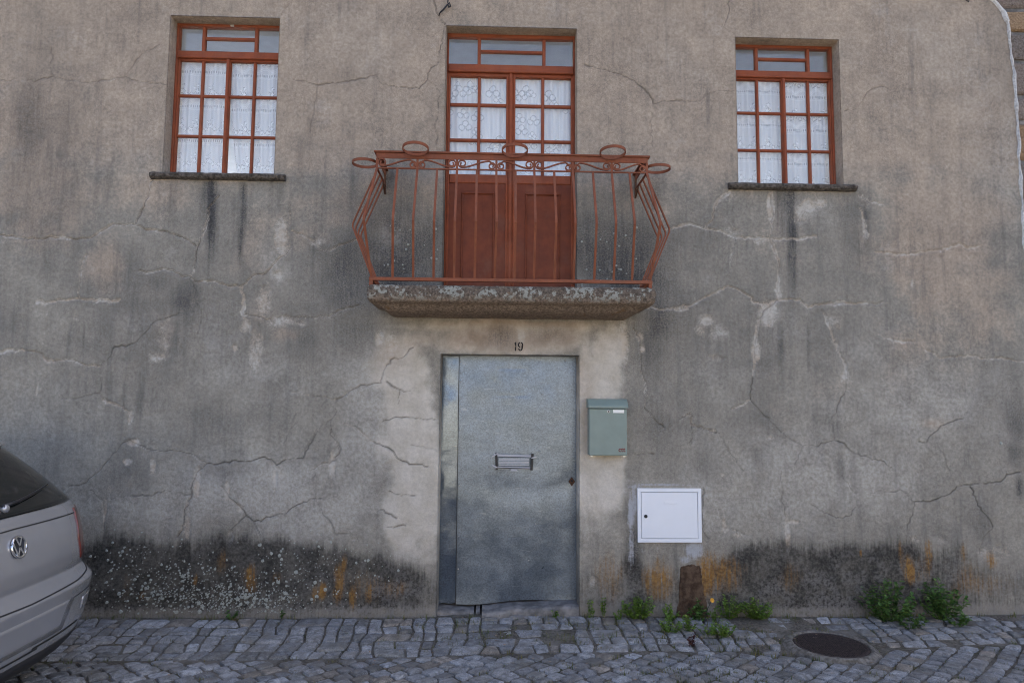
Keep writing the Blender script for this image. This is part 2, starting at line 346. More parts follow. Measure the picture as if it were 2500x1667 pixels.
M = dict(wall=mat_wall(), red=mat_red('terracotta_paint', (.275,.074,.032)), darkred=mat_red('door_paint', (.18,.048,.022), .5, .12),
    iron=mat_red('railing_paint', (.235,.078,.040), .6, .45), granite=mat_granite('granite_setts'), soil=mat_soil(), zinc=mat_zinc(), zinc2=mat_zinc('bright_galvanised_sheet', .14, .26),
    glass=mat_glass(), lace=mat_lace(), slab=mat_slab(),
    sill=mat_simple('sill_stone', (.05,.043,.037), (.17,.15,.13), 45, .95, 0, .006, 90, .2),
    step=mat_simple('step_stone', (.13,.125,.12), (.27,.26,.25), 14, .92, 0, .006, 60, .2),
    putty=mat_flat('putty', (.5,.47,.42), .8),
    room=mat_flat('room_paint', (.80,.83,.87), .8), roof=mat_simple('roof_tiles', (.24,.10,.06), (.36,.16,.09), 6, .9),
    plainwall=mat_simple('plain_render', (.2,.19,.18), (.3,.28,.26), 3, .95),
    white=mat_flat('white_enamel', (.80,.83,.87), .3, 0, .5, .012), gap=mat_flat('dark_gap', (.02,.02,.02), .8), black=mat_flat('black_plastic', (.018,.018,.02), .5),
    green=mat_flat('mailbox_enamel', (.205,.265,.235), .38), paper=mat_flat('paper_label', (.85,.84,.78), .7), maroon=mat_flat('maroon_print', (.16,.012,.015), .6),
    steel=mat_flat('steel', (.5,.5,.5), .35, 1.), stencil=mat_simple('black_stencil', (.012,.012,.012), (.03,.028,.026), 80, .85),
    tape=mat_flat('grey_tape', (.42,.43,.47), .35), rust=mat_simple('rusted_iron', (.05,.025,.015), (.13,.06,.03), 120, .9),
    iron_cover=mat_simple('cast_iron', (.022,.016,.014), (.07,.05,.045), 60, .75, .2, .003, 200),
    concrete=mat_simple('rough_concrete', (.11,.10,.088), (.24,.225,.2), 40, .95, 0, .008, 110, .2),
    brown=mat_simple('brown_mortar', (.05,.03,.019), (.125,.085,.058), 24, .95, 0, .008, 70, .2),
    caulk=mat_simple('white_mortar', (.5,.49,.47), (.8,.79,.76), 60, .9, 0, .006, 120, .2),
    stone=None, lich=mat_simple('pale_lichen', (.27,.29,.26), (.43,.45,.41), 160, .95, 0, .003, 200, .1),
    paint=mat_carpaint(), cglass=None, lamp=None, chrome=mat_flat('chrome', (.75,.76,.78), .12, 1.), tyre=mat_flat('rubber', (.02,.02,.02), .85),
    trim=mat_flat('bumper_plastic', (.022,.022,.024), .5), leaf=mat_leaf('leaf', (.075,.14,.02), (.14,.225,.04)), leafdark=mat_leaf('leaf_dark', (.045,.10,.02), (.085,.155,.038)),
    grass=mat_leaf('grass', (.06,.085,.02), (.15,.14,.05)), redleaf=mat_leaf('red_leaf', (.05,.015,.018), (.08,.025,.02)), yellow=mat_flat('petal', (.75,.38,.02), .6), cable=mat_flat('cable', (.02,.02,.022), .6),
    litter=mat_leaf('litter', (.16,.10,.06), (.34,.27,.19)))
def _stone():
    t = NT('ochre_granite'); _, _, _, _, c = t.at('tint'); n = t.noise(60, 5, .75); f = t.noise(200, 3, .7)
    col = t.mix(.9, c, t.mix(t.rng(n, .3, .7), (.5,.47,.45), (1.4,1.42,1.45)), 'MULTIPLY')
    t.bump(t.op('ADD', n, t.op('MULTIPLY', f, .5)), .008); return t.done(col, .95, spec=.2)
M['stone'] = _stone()
def _cglass():
    t = NT('car_glass'); return t.done((.012,.014,.014), .06, 0, .6)
M['cglass'] = _cglass()
def _lamp():
    t = NT('tail_lens'); t.b.inputs['Coat Weight'].default_value = .7; return t.done(t.mix(t.rng(t.noise(14), .35, .65), (.10,.02,.016), (.17,.035,.025)), .25, 0, .5)
M['lamp'] = _lamp()

# ------------------------------------------------------------------ what was measured on the facade (metres: x along the wall, z up)
CRACKS = [
 (0.6,0.35,0.004,[(-3.801,4.017),(-3.683,4.016),(-3.517,4.024),(-3.424,4.052),(-3.395,4.061),(-3.328,4.035),(-3.232,4.025),(-3.124,4.015),(-3.042,4.036),(-2.947,4.047),(-2.853,4.072),(-2.779,4.042),(-2.706,4.025),(-2.61,4.021),(-2.532,4.016)]),
 (0.5,0,0.004,[(-3.395,4.061),(-3.436,4.146),(-3.415,4.197),(-3.434,4.298)]),
 (0.5,0,0.005,[(-2.853,4.084),(-2.787,4.187),(-2.742,4.252),(-2.672,4.292),(-2.625,4.325),(-2.554,4.34)]),
 (0.7,0,0.004,[(-1.561,4.078),(-1.463,4.067),(-1.377,4.037),(-1.28,4.053),(-1.132,4.069)]),
 (0.5,0,0.005,[(-1.365,4.038),(-1.379,3.917),(-1.388,3.815),(-1.419,3.65)]),
 (0.4,0,0.004,[(-1.677,4.595),(-1.642,4.654),(-1.619,4.707)]),
 (0.8,0.5,0.004,[(-2.601,3.253),(-2.646,3.092),(-2.697,2.944),(-2.716,2.897)]),
 (0.7,0.6,0.004,[(-3.718,2.804),(-3.454,2.777),(-3.333,2.798),(-3.193,2.788),(-3.07,2.79),(-3.019,2.809),(-2.951,2.858),(-2.883,2.902),(-2.718,2.899),(-2.611,2.864),(-2.492,2.854),(-2.36,2.813),(-2.251,2.742)]),
 (0.7,0.5,0.004,[(-2.65,3.059),(-2.687,2.973),(-2.716,2.899)]),
 (0.8,0.6,0.005,[(-2.091,3.143),(-2.153,3.068),(-2.187,2.895),(-2.223,2.785),(-2.247,2.651),(-2.259,2.541),(-2.287,2.511)]),
 (0.7,0.7,0.005,[(-2.665,2.548),(-2.582,2.537),(-2.489,2.562),(-2.418,2.551),(-2.346,2.504),(-2.287,2.511),(-2.244,2.469),(-2.133,2.477),(-2.037,2.454),(-1.907,2.432),(-1.861,2.462),(-1.816,2.517),(-1.71,2.543),(-1.665,2.605),(-1.596,2.672),(-1.539,2.734)]),
 (0.3,0.5,0.004,[(-1.539,2.734),(-1.567,2.856),(-1.546,2.955),(-1.551,3.078)]),
 (0.5,0.6,0.005,[(-1.532,2.875),(-1.447,2.846),(-1.374,2.804),(-1.312,2.732),(-1.24,2.718),(-1.181,2.758),(-1.097,2.79),(-1.003,2.822)]),
 (0.4,0.6,0.005,[(-3.069,2.663),(-3.098,2.566),(-3.101,2.422),(-3.113,2.326)]),
 (0.4,0.8,0.006,[(-3.406,2.298),(-3.336,2.293),(-3.257,2.318),(-3.176,2.319),(-3.113,2.326),(-3.025,2.321),(-2.874,2.311),(-2.804,2.324)]),
 (0.2,0.4,0.004,[(-3.334,2.251),(-3.326,2.133),(-3.336,2.014),(-3.355,1.955)]),
 (0.5,0.6,0.005,[(-3.656,1.911),(-3.589,1.935),(-3.474,1.93),(-3.37,1.914),(-3.308,1.85),(-3.217,1.862),(-3.125,1.863),(-3.031,1.829),(-2.927,1.818)]),
 (0.8,0.2,0.004,[(-2.927,1.818),(-2.861,1.878),(-2.819,1.967),(-2.738,1.967),(-2.682,1.992),(-2.638,2.034),(-2.572,2.106),(-2.528,2.16),(-2.447,2.185),(-2.356,2.227)]),
 (0.6,0.2,0.004,[(-2.287,2.511),(-2.24,2.385),(-2.244,2.337),(-2.188,2.265),(-2.194,2.134),(-2.202,2.062)]),
 (0.4,0.8,0.008,[(-1.889,2.432),(-1.878,2.317),(-1.875,2.221),(-1.831,2.15),(-1.797,2.043),(-1.751,1.924),(-1.743,1.853)]),
 (0.6,0.5,0.005,[(-1.875,2.221),(-1.744,2.205),(-1.649,2.176),(-1.579,2.21),(-1.461,2.208),(-1.319,2.204),(-1.224,2.211),(-1.166,2.254),(-1.083,2.285),(-1.001,2.304)]),
 (0.6,0.3,0.004,[(-2.91,1.736),(-2.915,1.619),(-2.878,1.567)]),
 (0.3,0.6,0.006,[(-2.878,1.567),(-2.737,1.515),(-2.664,1.446),(-2.684,1.393)]),
 (0.5,0.1,0.004,[(-2.915,1.613),(-2.995,1.601),(-3.096,1.571),(-3.188,1.576)]),
 (0.7,0.3,0.004,[(-1.065,1.628),(-1.159,1.586),(-1.161,1.468),(-1.184,1.433),(-1.186,1.315),(-1.144,1.269),(-1.125,1.222)]),
 (0.2,0.5,0.005,[(-1.489,1.636),(-1.312,1.602),(-1.159,1.586)]),
 (0.5,0,0.004,[(-1.184,1.433),(-1.27,1.373),(-1.331,1.291),(-1.381,1.2)]),
 (0.4,0,0.004,[(-1.448,1.478),(-1.48,1.372),(-1.534,1.255)]),
 (0.6,0.4,0.004,[(-3.095,0.928),(-2.974,0.952),(-2.952,0.988),(-2.874,1.047),(-2.798,1.154),(-2.743,1.225),(-2.675,1.273),(-2.602,1.232),(-2.518,1.202),(-2.411,1.185),(-2.316,1.192),(-2.221,1.174),(-2.147,1.121),(-2.099,1.104)]),
 (0.9,0.2,0.004,[(-2.099,1.104),(-2.028,1.092),(-1.91,1.122),(-1.791,1.117),(-1.697,1.147),(-1.625,1.136),(-1.582,1.094),(-1.518,1.13),(-1.387,1.143),(-1.319,1.281),(-1.297,1.329)]),
 (0.8,0.5,0.005,[(-2.099,1.104),(-2.167,1.038),(-2.194,0.967),(-2.195,0.873),(-2.238,0.778),(-2.244,0.661),(-2.286,0.568)]),
 (0.6,0.1,0.004,[(-2.195,0.873),(-2.302,0.89),(-2.397,0.901),(-2.535,0.86),(-2.676,0.859),(-2.792,0.835)]),
 (0.5,0.3,0.004,[(-2.947,0.905),(-2.886,0.859),(-2.837,0.812),(-2.818,0.683),(-2.822,0.544)]),
 (0.5,0.6,0.005,[(-1.985,0.932),(-1.923,0.85),(-1.825,0.768)]),
 (0.9,0.1,0.005,[(-1.825,0.768),(-1.732,0.674),(-1.687,0.58)]),
 (0.9,0.1,0.004,[(-1.732,0.674),(-1.586,0.721),(-1.492,0.745),(-1.411,0.804),(-1.329,0.84),(-1.222,0.84)]),
 (0.7,0.1,0.004,[(-1.793,0.721),(-1.867,0.65),(-1.912,0.592)]),
 (0.5,0.1,0.004,[(-1.3,1.042),(-1.308,0.935),(-1.281,0.84),(-1.218,0.722),(-1.156,0.651),(-1.119,0.581)]),
 (0.8,0.5,0.005,[(-1.189,1.354),(-1.113,1.222),(-1.146,1.126),(-1.265,1.096),(-1.347,1.042)]),
 (1,0,0.008,[(-0.48,4.8),(-0.453,4.679),(-0.418,4.61),(-0.376,4.55)]),
 (0.8,0.1,0.005,[(-0.384,4.542),(-0.414,4.385),(-0.429,4.247),(-0.51,4.159),(-0.509,4.107),(-0.573,4.029)]),
 (0.8,0.1,0.004,[(-0.573,4.029),(-0.671,4.035),(-0.86,4.056),(-0.919,4.132),(-1.017,4.104),(-1.13,4.075),(-1.228,4.056)]),
 (0.7,0.1,0.004,[(-0.509,4.107),(-0.417,4.016),(-0.422,3.837),(-0.445,3.735),(-0.419,3.651),(-0.434,3.583)]),
 (0.9,0.1,0.006,[(0.734,4.259),(0.868,4.227),(1.036,4.179),(1.153,4.113),(1.253,4.029),(1.285,3.952)]),
 (0.7,0.1,0.004,[(1.285,3.952),(1.42,3.973),(1.565,3.985)]),
 (0.5,0.1,0.004,[(1.285,3.952),(1.267,3.772),(1.274,3.601)]),
 (0.5,0,0.004,[(0.684,4.448),(0.726,4.362)]),
 (0.1,0.7,0.006,[(1.375,2.929),(1.551,2.982)]),
 (0.3,0.7,0.006,[(1.204,2.316),(1.401,2.302),(1.542,2.312)]),
 (0.7,0,0.004,[(1.919,4.847),(1.91,4.727),(1.869,4.607),(1.894,4.574),(1.958,4.543)]),
 (0.6,0,0.004,[(1.466,3.982),(1.63,3.973),(1.732,4.04),(1.796,4.068),(1.936,4.071)]),
 (0.6,0,0.004,[(2.831,3.922),(2.915,3.937),(2.981,4.004),(3.023,4.083),(3.088,4.118),(3.166,4.133),(3.23,4.115),(3.385,4.112)]),
 (0.1,0.5,0.005,[(3.385,4.112),(3.5,4.068),(3.573,3.965)]),
 (0.6,0.7,0.005,[(1.894,3.245),(1.806,3.184),(1.76,3.11),(1.744,3.007),(1.692,2.94)]),
 (0.2,0.8,0.008,[(1.482,2.958),(1.569,2.982),(1.685,2.947),(1.815,2.927),(1.931,2.878),(2.076,2.873),(2.208,2.875),(2.354,2.87),(2.574,2.896)]),
 (0.5,0.7,0.006,[(2.216,3.221),(2.229,3.133),(2.225,2.985),(2.2,2.868),(2.248,2.751),(2.275,2.65),(2.256,2.49),(2.261,2.396)]),
 (0.4,0.4,0.004,[(1.924,2.878),(1.884,2.717),(1.866,2.528)]),
 (0.4,0.8,0.007,[(1.445,2.314),(1.575,2.337),(1.676,2.403),(1.763,2.433),(1.836,2.484),(1.937,2.464),(2.023,2.415),(2.065,2.358),(2.166,2.352),(2.268,2.389),(2.428,2.391),(2.484,2.327),(2.602,2.357),(2.748,2.366),(2.967,2.369)]),
 (0.1,0.4,0.005,[(2.967,2.369),(3.186,2.372),(3.348,2.381)]),
 (0.6,0.7,0.006,[(2.268,2.389),(2.165,2.316),(2.091,2.229),(2.073,2.085),(2.055,1.929),(2.045,1.787)]),
 (0.8,0.3,0.005,[(2.045,1.787),(2.014,1.659),(2.02,1.603),(2.103,1.506),(2.229,1.381),(2.312,1.311),(2.411,1.256),(2.511,1.257),(2.655,1.299),(2.712,1.286),(2.796,1.216),(2.866,1.182),(3.023,1.148),(3.107,1.092)]),
 (0.1,0.6,0.006,[(2.02,1.603),(1.933,1.561),(1.876,1.539)]),
 (0.2,0.7,0.007,[(2.6,2.307),(2.668,2.149),(2.694,2.049),(2.734,1.964),(2.787,1.808)]),
 (0.7,0.3,0.005,[(2.787,1.808),(2.769,1.694),(2.707,1.58),(2.646,1.453),(2.663,1.327),(2.669,1.299)]),
 (0.6,0.3,0.004,[(1.463,1.452),(1.548,1.502),(1.554,1.404),(1.66,1.37),(1.773,1.35),(1.814,1.253),(1.896,1.142),(1.951,1.062)]),
 (0.7,0,0.005,[(1.554,1.404),(1.56,1.307),(1.538,1.279)]),
 (0.1,0.8,0.006,[(3.041,2.778),(3.129,2.772),(3.261,2.759),(3.335,2.768),(3.499,2.792),(3.649,2.824),(3.724,2.855),(3.797,2.819),(3.888,2.843)]),
 (0.1,0.6,0.006,[(2.924,3.234),(3.041,3.177),(3.121,3.16)]),
 (0.1,0.8,0.009,[(2.935,3.13),(2.961,3.012),(2.986,2.895)]),
 (0.1,0.5,0.005,[(2.972,2.117),(3.06,2.125),(3.117,2.089),(3.16,2.068),(3.335,2.07)]),
 (0.1,0.4,0.006,[(3.16,2.068),(3.125,1.939)]),
 (0.1,0.7,0.005,[(3.42,1.999),(3.506,1.971),(3.534,1.936),(3.681,1.959),(3.828,1.96),(3.871,1.939),(3.997,1.948),(4.2,1.921)]),
 (0.7,0.1,0.004,[(3.331,1.296),(3.388,1.282),(3.434,1.346),(3.51,1.417),(3.584,1.446),(3.694,1.475)]),
 (0.5,0.1,0.004,[(3.434,1.325),(3.488,1.248),(3.541,1.15),(3.566,1.069)]),
 (0.4,0.1,0.004,[(2.411,1.256),(2.35,1.117)]),
 (0.1,0.3,0.004,[(2.639,1.707),(2.768,1.68),(2.87,1.688),(3.015,1.696),(3.117,1.725),(3.177,1.783),(3.265,1.798),(3.337,1.763)]),
 (0.5,0.4,0.004,[(2.684,1.066),(2.77,0.95),(2.806,0.899)]),
 (0.7,0.1,0.004,[(2.806,0.899),(2.903,0.907),(3.188,0.915),(3.275,0.836),(3.256,0.735),(3.208,0.662),(3.195,0.519)]),
 (0.9,0.1,0.005,[(3.275,0.836),(3.395,0.836),(3.533,0.887),(3.612,0.953),(3.779,0.975),(3.962,0.991),(4.011,1.049),(4.118,1.065)]),
 (0.9,0.1,0.006,[(3.718,0.953),(3.771,0.808),(3.842,0.721),(3.883,0.649)]),
 (0.4,0.3,0.005,[(3.883,0.649),(3.804,0.562),(3.767,0.433)]),
 (0.6,0.1,0.004,[(2.468,0.812),(2.555,0.762),(2.658,0.712),(2.778,0.733),(2.809,0.791)]),
 (0.3,0.5,0.005,[(1.757,0.774),(1.784,0.646),(1.887,0.617),(1.945,0.589)]),
 (0.5,0.2,0.004,[(2.244,1.064),(2.245,0.818),(2.272,0.718)]),
 (0.7,0.5,0.006,[(-1.155,1.577),(-1.072,1.634),(-0.975,1.692),(-0.819,1.707),(-0.8,1.807),(-0.752,1.887),(-0.667,1.902),(-0.583,1.982)]),
 (0.4,0.6,0.006,[(-1.094,1.408),(-0.966,1.352),(-0.865,1.268)]),
 (1,0.1,0.007,[(-0.865,1.268),(-0.737,1.213),(-0.665,1.136),(-0.593,1.101),(-0.452,1.088)]),
 (0.8,0,0.005,[(-0.798,1.424),(-0.728,1.445),(-0.572,1.451),(-0.387,1.434)]),
 (0.9,0,0.006,[(-0.744,0.906),(-0.673,0.878),(-0.547,0.872)]),
 (0.9,0,0.007,[(-0.804,0.767),(-0.683,0.705)]),
 (0.9,0,0.007,[(-0.752,0.636),(-0.612,0.65)]),
 (0.9,0,0.009,[(-0.777,1.722),(-0.69,1.666),(-0.598,1.652)]),
 (0.8,0,0.007,[(-0.676,1.652),(-0.688,1.552)]),
 (0.4,0,0.004,[(-0.582,1.249),(-0.383,1.201)]),
 (0.6,0.5,0.006,[(1.11,2.174),(1.168,2.058),(1.167,1.956),(1.173,1.811),(1.208,1.681),(1.192,1.537)]),
 (0.9,0.4,0.005,[(1.192,1.537),(1.279,1.438),(1.343,1.388)]),
 (0.6,0.5,0.004,[(1.468,1.453),(1.549,1.504),(1.554,1.411),(1.75,1.348)]),
 (0.7,0.1,0.005,[(1.554,1.411),(1.552,1.268)]),
 (0.8,0,0.005,[(1.132,1.18),(1.189,1.192),(1.262,1.188)]),
 (0.4,0.1,0.004,[(-0.426,2.012),(-0.382,1.948)]),
 (0.5,0.1,0.004,[(-1.126,0.594),(-0.973,0.587),(-0.958,0.533)]),
 (0.9,0.2,0.01,[(1.642,0.928),(1.633,0.843),(1.623,0.675),(1.636,0.605),(1.672,0.556)]),
]
DARK = [(-2.328,2.29,1.073,0.566,0.34),(-1.086,2.44,0.464,0.607,0.42),(2.228,2.382,0.897,0.584,0.24),(-3.44,3.012,0.486,0.609,0.26),(-2.079,2.561,0.524,0.202,0.3),(-2.685,1.694,0.513,0.195,0.22),(1.469,2.134,0.341,0.543,0.3),(4.005,1.683,0.314,0.544,0.25),(-0.662,2.837,0.402,0.394,0.8),(0.964,2.863,0.411,0.398,0.75),(-0.739,2.513,0.466,0.186,1),(1.013,2.554,0.443,0.206,1),(-0.885,2.376,0.133,0.202,0.6),(-1.128,2.779,0.3,0.545,0.3),(1.472,2.338,0.205,0.41,0.5),(-0.667,3.095,0.32,0.276,0.55),(-0.692,2.649,0.351,0.255,1),(0.93,3.123,0.309,0.209,0.45),(0.929,2.673,0.375,0.275,1),(1.294,3.305,0.087,0.211,0.52),(-0.789,3.266,0.084,0.139,0.65),(1.318,2.268,0.17,0.272,0.85),(1.264,1.996,0.152,0.405,0.52),(1.406,2.508,0.171,0.412,0.52),(-3.545,3.626,0.131,0.551,0.52),(-3.52,4.253,0.198,0.457,0.29),(-3.658,3.11,0.097,0.407,0.39),(-3.292,3.77,0.132,0.416,0.26),(-3.35,2.61,0.081,0.234,0.45),(-3.164,2.747,0.081,0.302,0.36),(-2.735,2.619,0.293,0.201,0.33),(-2.297,2.324,0.146,0.233,0.78),(-2.468,2.489,0.195,0.134,0.52),(-2.545,2.089,0.129,0.132,0.45),(-1.121,2.508,0.232,0.405,0.78),(-1.357,2.639,0.199,0.203,0.39),(-1.403,2.035,0.197,0.199,0.52),(-1.65,1.637,0.26,0.196,0.26),(-1.01,2.106,0.198,0.2,0.59),(-1.885,2.632,0.099,0.202,0.39),(-2.127,1.438,0.193,0.162,0.39),(-2.249,1.308,0.096,0.129,0.33),(-2.654,1.113,0.127,0.16,0.45),(-3.2,1.238,0.126,0.192,0.26),(-2.013,1.052,0.192,0.096,0.39),(-2.712,1.017,0.158,0.127,0.26),(-3.54,2.078,0.128,0.295,0.33),(-2.864,2.019,0.096,0.197,0.33),(-1.038,3.158,0.134,0.207,0.33),(-1.234,4.098,0.204,0.071,0.26),(1.685,2.823,0.207,0.382,0.39),(1.478,2.819,0.138,0.416,0.39),(2.074,1.667,0.204,0.537,0.36),(2.599,2.078,0.173,0.409,0.33),(4.098,1.481,0.122,0.27,0.65),(4.066,1.212,0.087,0.134,0.65),(4.06,2.719,0.142,0.562,0.29),(3.983,3.284,0.143,0.429,0.16),(2.872,2.981,0.14,0.351,0.45),(1.259,1.461,0.168,0.365,0.45),(1.808,2.002,0.171,0.305,0.26),(4.193,4.525,0.146,0.52,0.16),(3.865,1.682,0.139,0.339,0.26),(1.461,1.463,0.202,0.465,0.26),(1.658,1.133,0.134,0.164,0.33),(4.103,0.945,0.035,0.1,0.91),(3.78,0.68,0.103,0.197,0.39),(1.101,0.45,0.059,0.192,0.98),(1.053,0.74,0.033,0.194,0.45),(0.119,2.085,0.134,0.094,0.59),(0.454,2.122,0.168,0.101,0.39),(-0.148,2.116,0.167,0.087,0.2),(-0.788,1.057,0.13,0.291,0.16),(-0.861,0.735,0.129,0.192,0.26)]
LIGHT = [(-1.578,2.823,0.073,0.153,0.75),(-1.617,2.534,0.059,0.074,0.5),(-1.344,2.775,0.066,0.068,0.4),(-1.743,2.365,0.098,0.201,0.55),(-1.866,2.163,0.059,0.066,0.6),(-1.761,1.998,0.065,0.232,0.55),(-1.604,2.166,0.229,0.053,0.5),(-1.44,2.151,0.066,0.033,0.5),(-1.923,1.98,0.033,0.04,0.7),(-2.461,2.04,0.097,0.198,0.35),(-2.536,1.908,0.129,0.053,0.45),(-3.13,2.181,0.039,0.079,0.4),(-2.248,2.325,0.033,0.1,0.4),(2.212,3.146,0.031,0.141,0.9),(2.533,3.134,0.077,0.07,0.8),(2.454,3.045,0.105,0.14,0.45),(2.632,3.153,0.049,0.049,0.8),(2.965,3.124,0.07,0.177,0.4),(2.969,2.948,0.028,0.105,0.5),(1.692,2.214,0.068,0.061,0.7),(1.64,2.136,0.068,0.068,0.5),(1.776,2.103,0.137,0.085,0.35),(2.174,2.278,0.076,0.103,0.8),(2.064,1.971,0.041,0.088,0.8),(1.739,1.934,0.136,0.047,0.4),(2.69,2.216,0.104,0.086,0.4),(2.684,2.045,0.069,0.102,0.4),(1.929,2.931,0.139,0.07,0.35),(2.136,2.865,0.104,0.049,0.4),(1.792,3.033,0.087,0.14,0.35),(3.328,2.534,0.021,0.056,0.5),(2.761,1.774,0.048,0.068,0.5),(2.133,1.301,0.102,0.066,0.3),(2.168,1.314,0.047,0.027,0.5),(-2.646,1.254,0.057,0.029,0.9),(-2.493,1.082,0.025,0.07,0.8),(-2.686,1.113,0.044,0.032,0.7),(-2.153,0.955,0.029,0.128,0.8),(-2.219,0.669,0.032,0.126,0.7),(-1.943,0.892,0.022,0.077,0.8),(-1.825,0.765,0.032,0.032,0.6),(-1.593,0.957,0.022,0.128,0.6),(-1.164,1.152,0.029,0.11,0.9),(-2.823,0.731,0.016,0.158,0.7),(-1.913,0.559,0.025,0.063,0.7),(-2.671,1.428,0.019,0.052,0.8),(-3.367,1.623,0.01,0.052,0.8),(-1.86,0.829,0.064,0.127,0.25),(2.285,0.629,0.024,0.146,0.9),(2.337,0.69,0.054,0.013,0.8),(1.801,0.676,0.02,0.065,0.7),(1.916,0.596,0.067,0.039,0.45),(3.262,0.548,0.068,0.052,0.4),(3.466,0.549,0.048,0.052,0.4),(1.79,1.035,0.034,0.026,0.5),(2.667,0.973,0.041,0.026,0.3),(2.752,0.973,0.048,0.033,0.4),(3.836,0.451,0.102,0.065,0.5),(3.941,0.484,0.137,0.098,0.4),(1.511,1.48,0.047,0.027,0.5),(1.729,1.365,0.027,0.027,0.5),(-0.844,2.041,0.046,0.073,0.6),(-0.727,2.009,0.066,0.133,0.55),(-0.703,1.645,0.053,0.066,0.35),(1.044,2.028,0.041,0.236,0.7),(0.858,1.757,0.101,0.167,0.3),(1.163,2.096,0.034,0.054,0.7),(1.186,1.995,0.027,0.047,0.7),(0.909,1.993,0.101,0.202,0.25),(-0.708,1.893,0.079,0.02,0.5),(0.739,0.546,0.132,0.128,0.25),(1.395,0.194,0.033,0.096,0.35),(0.787,0.243,0.029,0.051,0.6),(0.253,2.103,0.04,0.074,0.5),(-0.919,1.121,0.13,0.388,0.14),(2.573,2.352,0.416,0.021,0.4),(-3.269,3.39,0.033,0.055,0.4),(-3.074,3.429,0.066,0.055,0.25),(4.244,3.146,0.072,0.926,0.18)]
WARM = [(-1.816,4.297,4.735,0.925,1),(1.995,4.468,5.337,1.025,1),(-3.551,3.214,0.52,0.544,0.8),(-2.667,3.196,0.821,0.239,0.7),(-0.442,3.692,1.703,0.704,0.7),(3.607,2.853,0.601,1.055,0.9),(3.324,2.017,0.522,0.376,0.55),(2.312,2.972,0.314,0.56,0.35),(-1.758,2.769,0.231,0.407,0.5),(-2.93,2.616,0.195,0.302,0.7),(2.241,1.535,0.204,0.201,0.3),(3.437,1.426,0.104,0.054,0.8),(3.83,2.367,0.422,0.555,0.7),(-1.773,2.297,0.131,0.334,0.5),(-1.43,2.842,0.199,0.17,0.5),(2.621,1.672,0.206,0.202,0.4),(-1.601,2.066,0.196,0.066,0.6),(-1.103,3.053,0.669,0.241,0.6),(1.56,3.735,0.559,0.714,0.5),(-2.445,2.024,0.129,0.198,0.45)]
PLAS = [(-0.6,1.448,0.23,0.753,1),(-0.739,1.81,0.198,0.298,0.8),(-0.618,0.736,0.227,0.32,1),(-0.444,0.994,0.13,0.646,1),(0.153,2.069,0.669,0.148,1),(0.891,1.724,0.154,0.434,1),(0.855,1.064,0.183,0.522,1),(0.74,1.326,0.1,0.79,1),(0.959,1.993,0.122,0.202,0.9),(0.186,2.153,0.871,0.074,0.8),(-0.793,1.284,0.098,0.39,0.5),(0.989,1.196,0.08,0.361,0.8)]
ORG = [(-0.832,0.213,0.288,0.144,0.42),(0.902,0.274,0.157,0.191,0.5),(1.313,0.264,0.132,0.179,0.8),(1.75,0.29,0.153,0.179,0.7),(3.254,0.353,0.169,0.149,0.4),(3.757,0.24,0.238,0.149,0.45),(2.276,0.273,0.12,0.148,0.4),(-1.758,0.261,0.127,0.156,0.3),(-1.736,0.267,0.047,0.138,1),(-1.962,0.37,0.051,0.103,0.62),(-1.223,0.151,0.033,0.069,1),(-1.105,0.15,0.04,0.083,1),(-1.066,0.348,0.026,0.104,0.75),(-2.146,0.255,0.018,0.048,1),(-1.546,0.292,0.051,0.055,0.44),(-2.521,0.153,0.022,0.034,0.75),(-2.636,0.199,0.036,0.102,0.38),(-1.088,0.232,0.048,0.155,1),(-0.983,0.125,0.033,0.089,1),(-0.866,0.166,0.033,0.09,0.75),(-0.742,0.206,0.111,0.156,0.44),(-0.658,0.191,0.052,0.138,0.5),(0.899,0.3,0.143,0.14,0.44),(1.31,0.258,0.099,0.133,1),(1.668,0.299,0.091,0.176,0.94),(1.747,0.29,0.13,0.176,0.69),(1.298,0.354,0.053,0.084,0.75),(0.905,0.236,0.075,0.14,0.5),(2.277,0.305,0.077,0.141,0.44),(3.196,0.347,0.047,0.107,1),(3.362,0.418,0.031,0.136,0.88),(2.842,0.447,0.011,0.032,1),(3.697,0.263,0.133,0.157,0.5),(3.855,0.405,0.047,0.065,0.75),(3.149,0.451,0.023,0.107,0.62),(3.649,0.451,0.047,0.108,0.5),(3.755,0.191,0.117,0.071,0.38),(-1.277,0.135,0.029,0.069,0.62)]
FRE = [(1.083,0.74,0.027,0.178,1),(1.103,0.837,0.033,0.13,0.8),(1.084,0.482,0.023,0.16,0.8),(1.321,0.958,0.3,0.01,0.8),(1.564,0.476,0.08,0.077,1),(1.629,0.774,0.017,0.195,0.6),(1.654,0.904,0.027,0.065,0.4),(1.104,0.941,0.067,0.016,0.7),(1.497,0.402,0.053,0.032,0.7),(1.249,0.476,0.132,0.032,0.3)]
SPEC = [(-0.664,2.923,0.369,0.549,1),(0.929,2.88,0.411,0.485,0.9),(-3.539,3.522,0.457,0.756,0.6),(-2.401,2.456,0.521,0.502,0.8),(-1.153,2.473,0.364,0.506,0.9),(1.335,2.268,0.204,0.408,0.9),(1.326,1.495,0.269,0.465,0.6),(4.064,1.48,0.209,0.405,1),(3.989,2.718,0.213,0.632,0.6),(-2.742,2.754,0.521,0.404,0.5),(-2.984,4.161,1.329,0.527,0.35),(0.062,4.671,2.437,0.218,0.4),(1.616,2.822,0.31,0.416,0.4),(-2.024,1.309,0.643,0.323,0.35),(-2.973,1.143,0.633,0.319,0.35),(3.74,3.422,0.536,0.716,0.3),(1.51,0.194,2.312,0.191,0.6),(-2.3,0.386,0.82,0.125,0.8)]
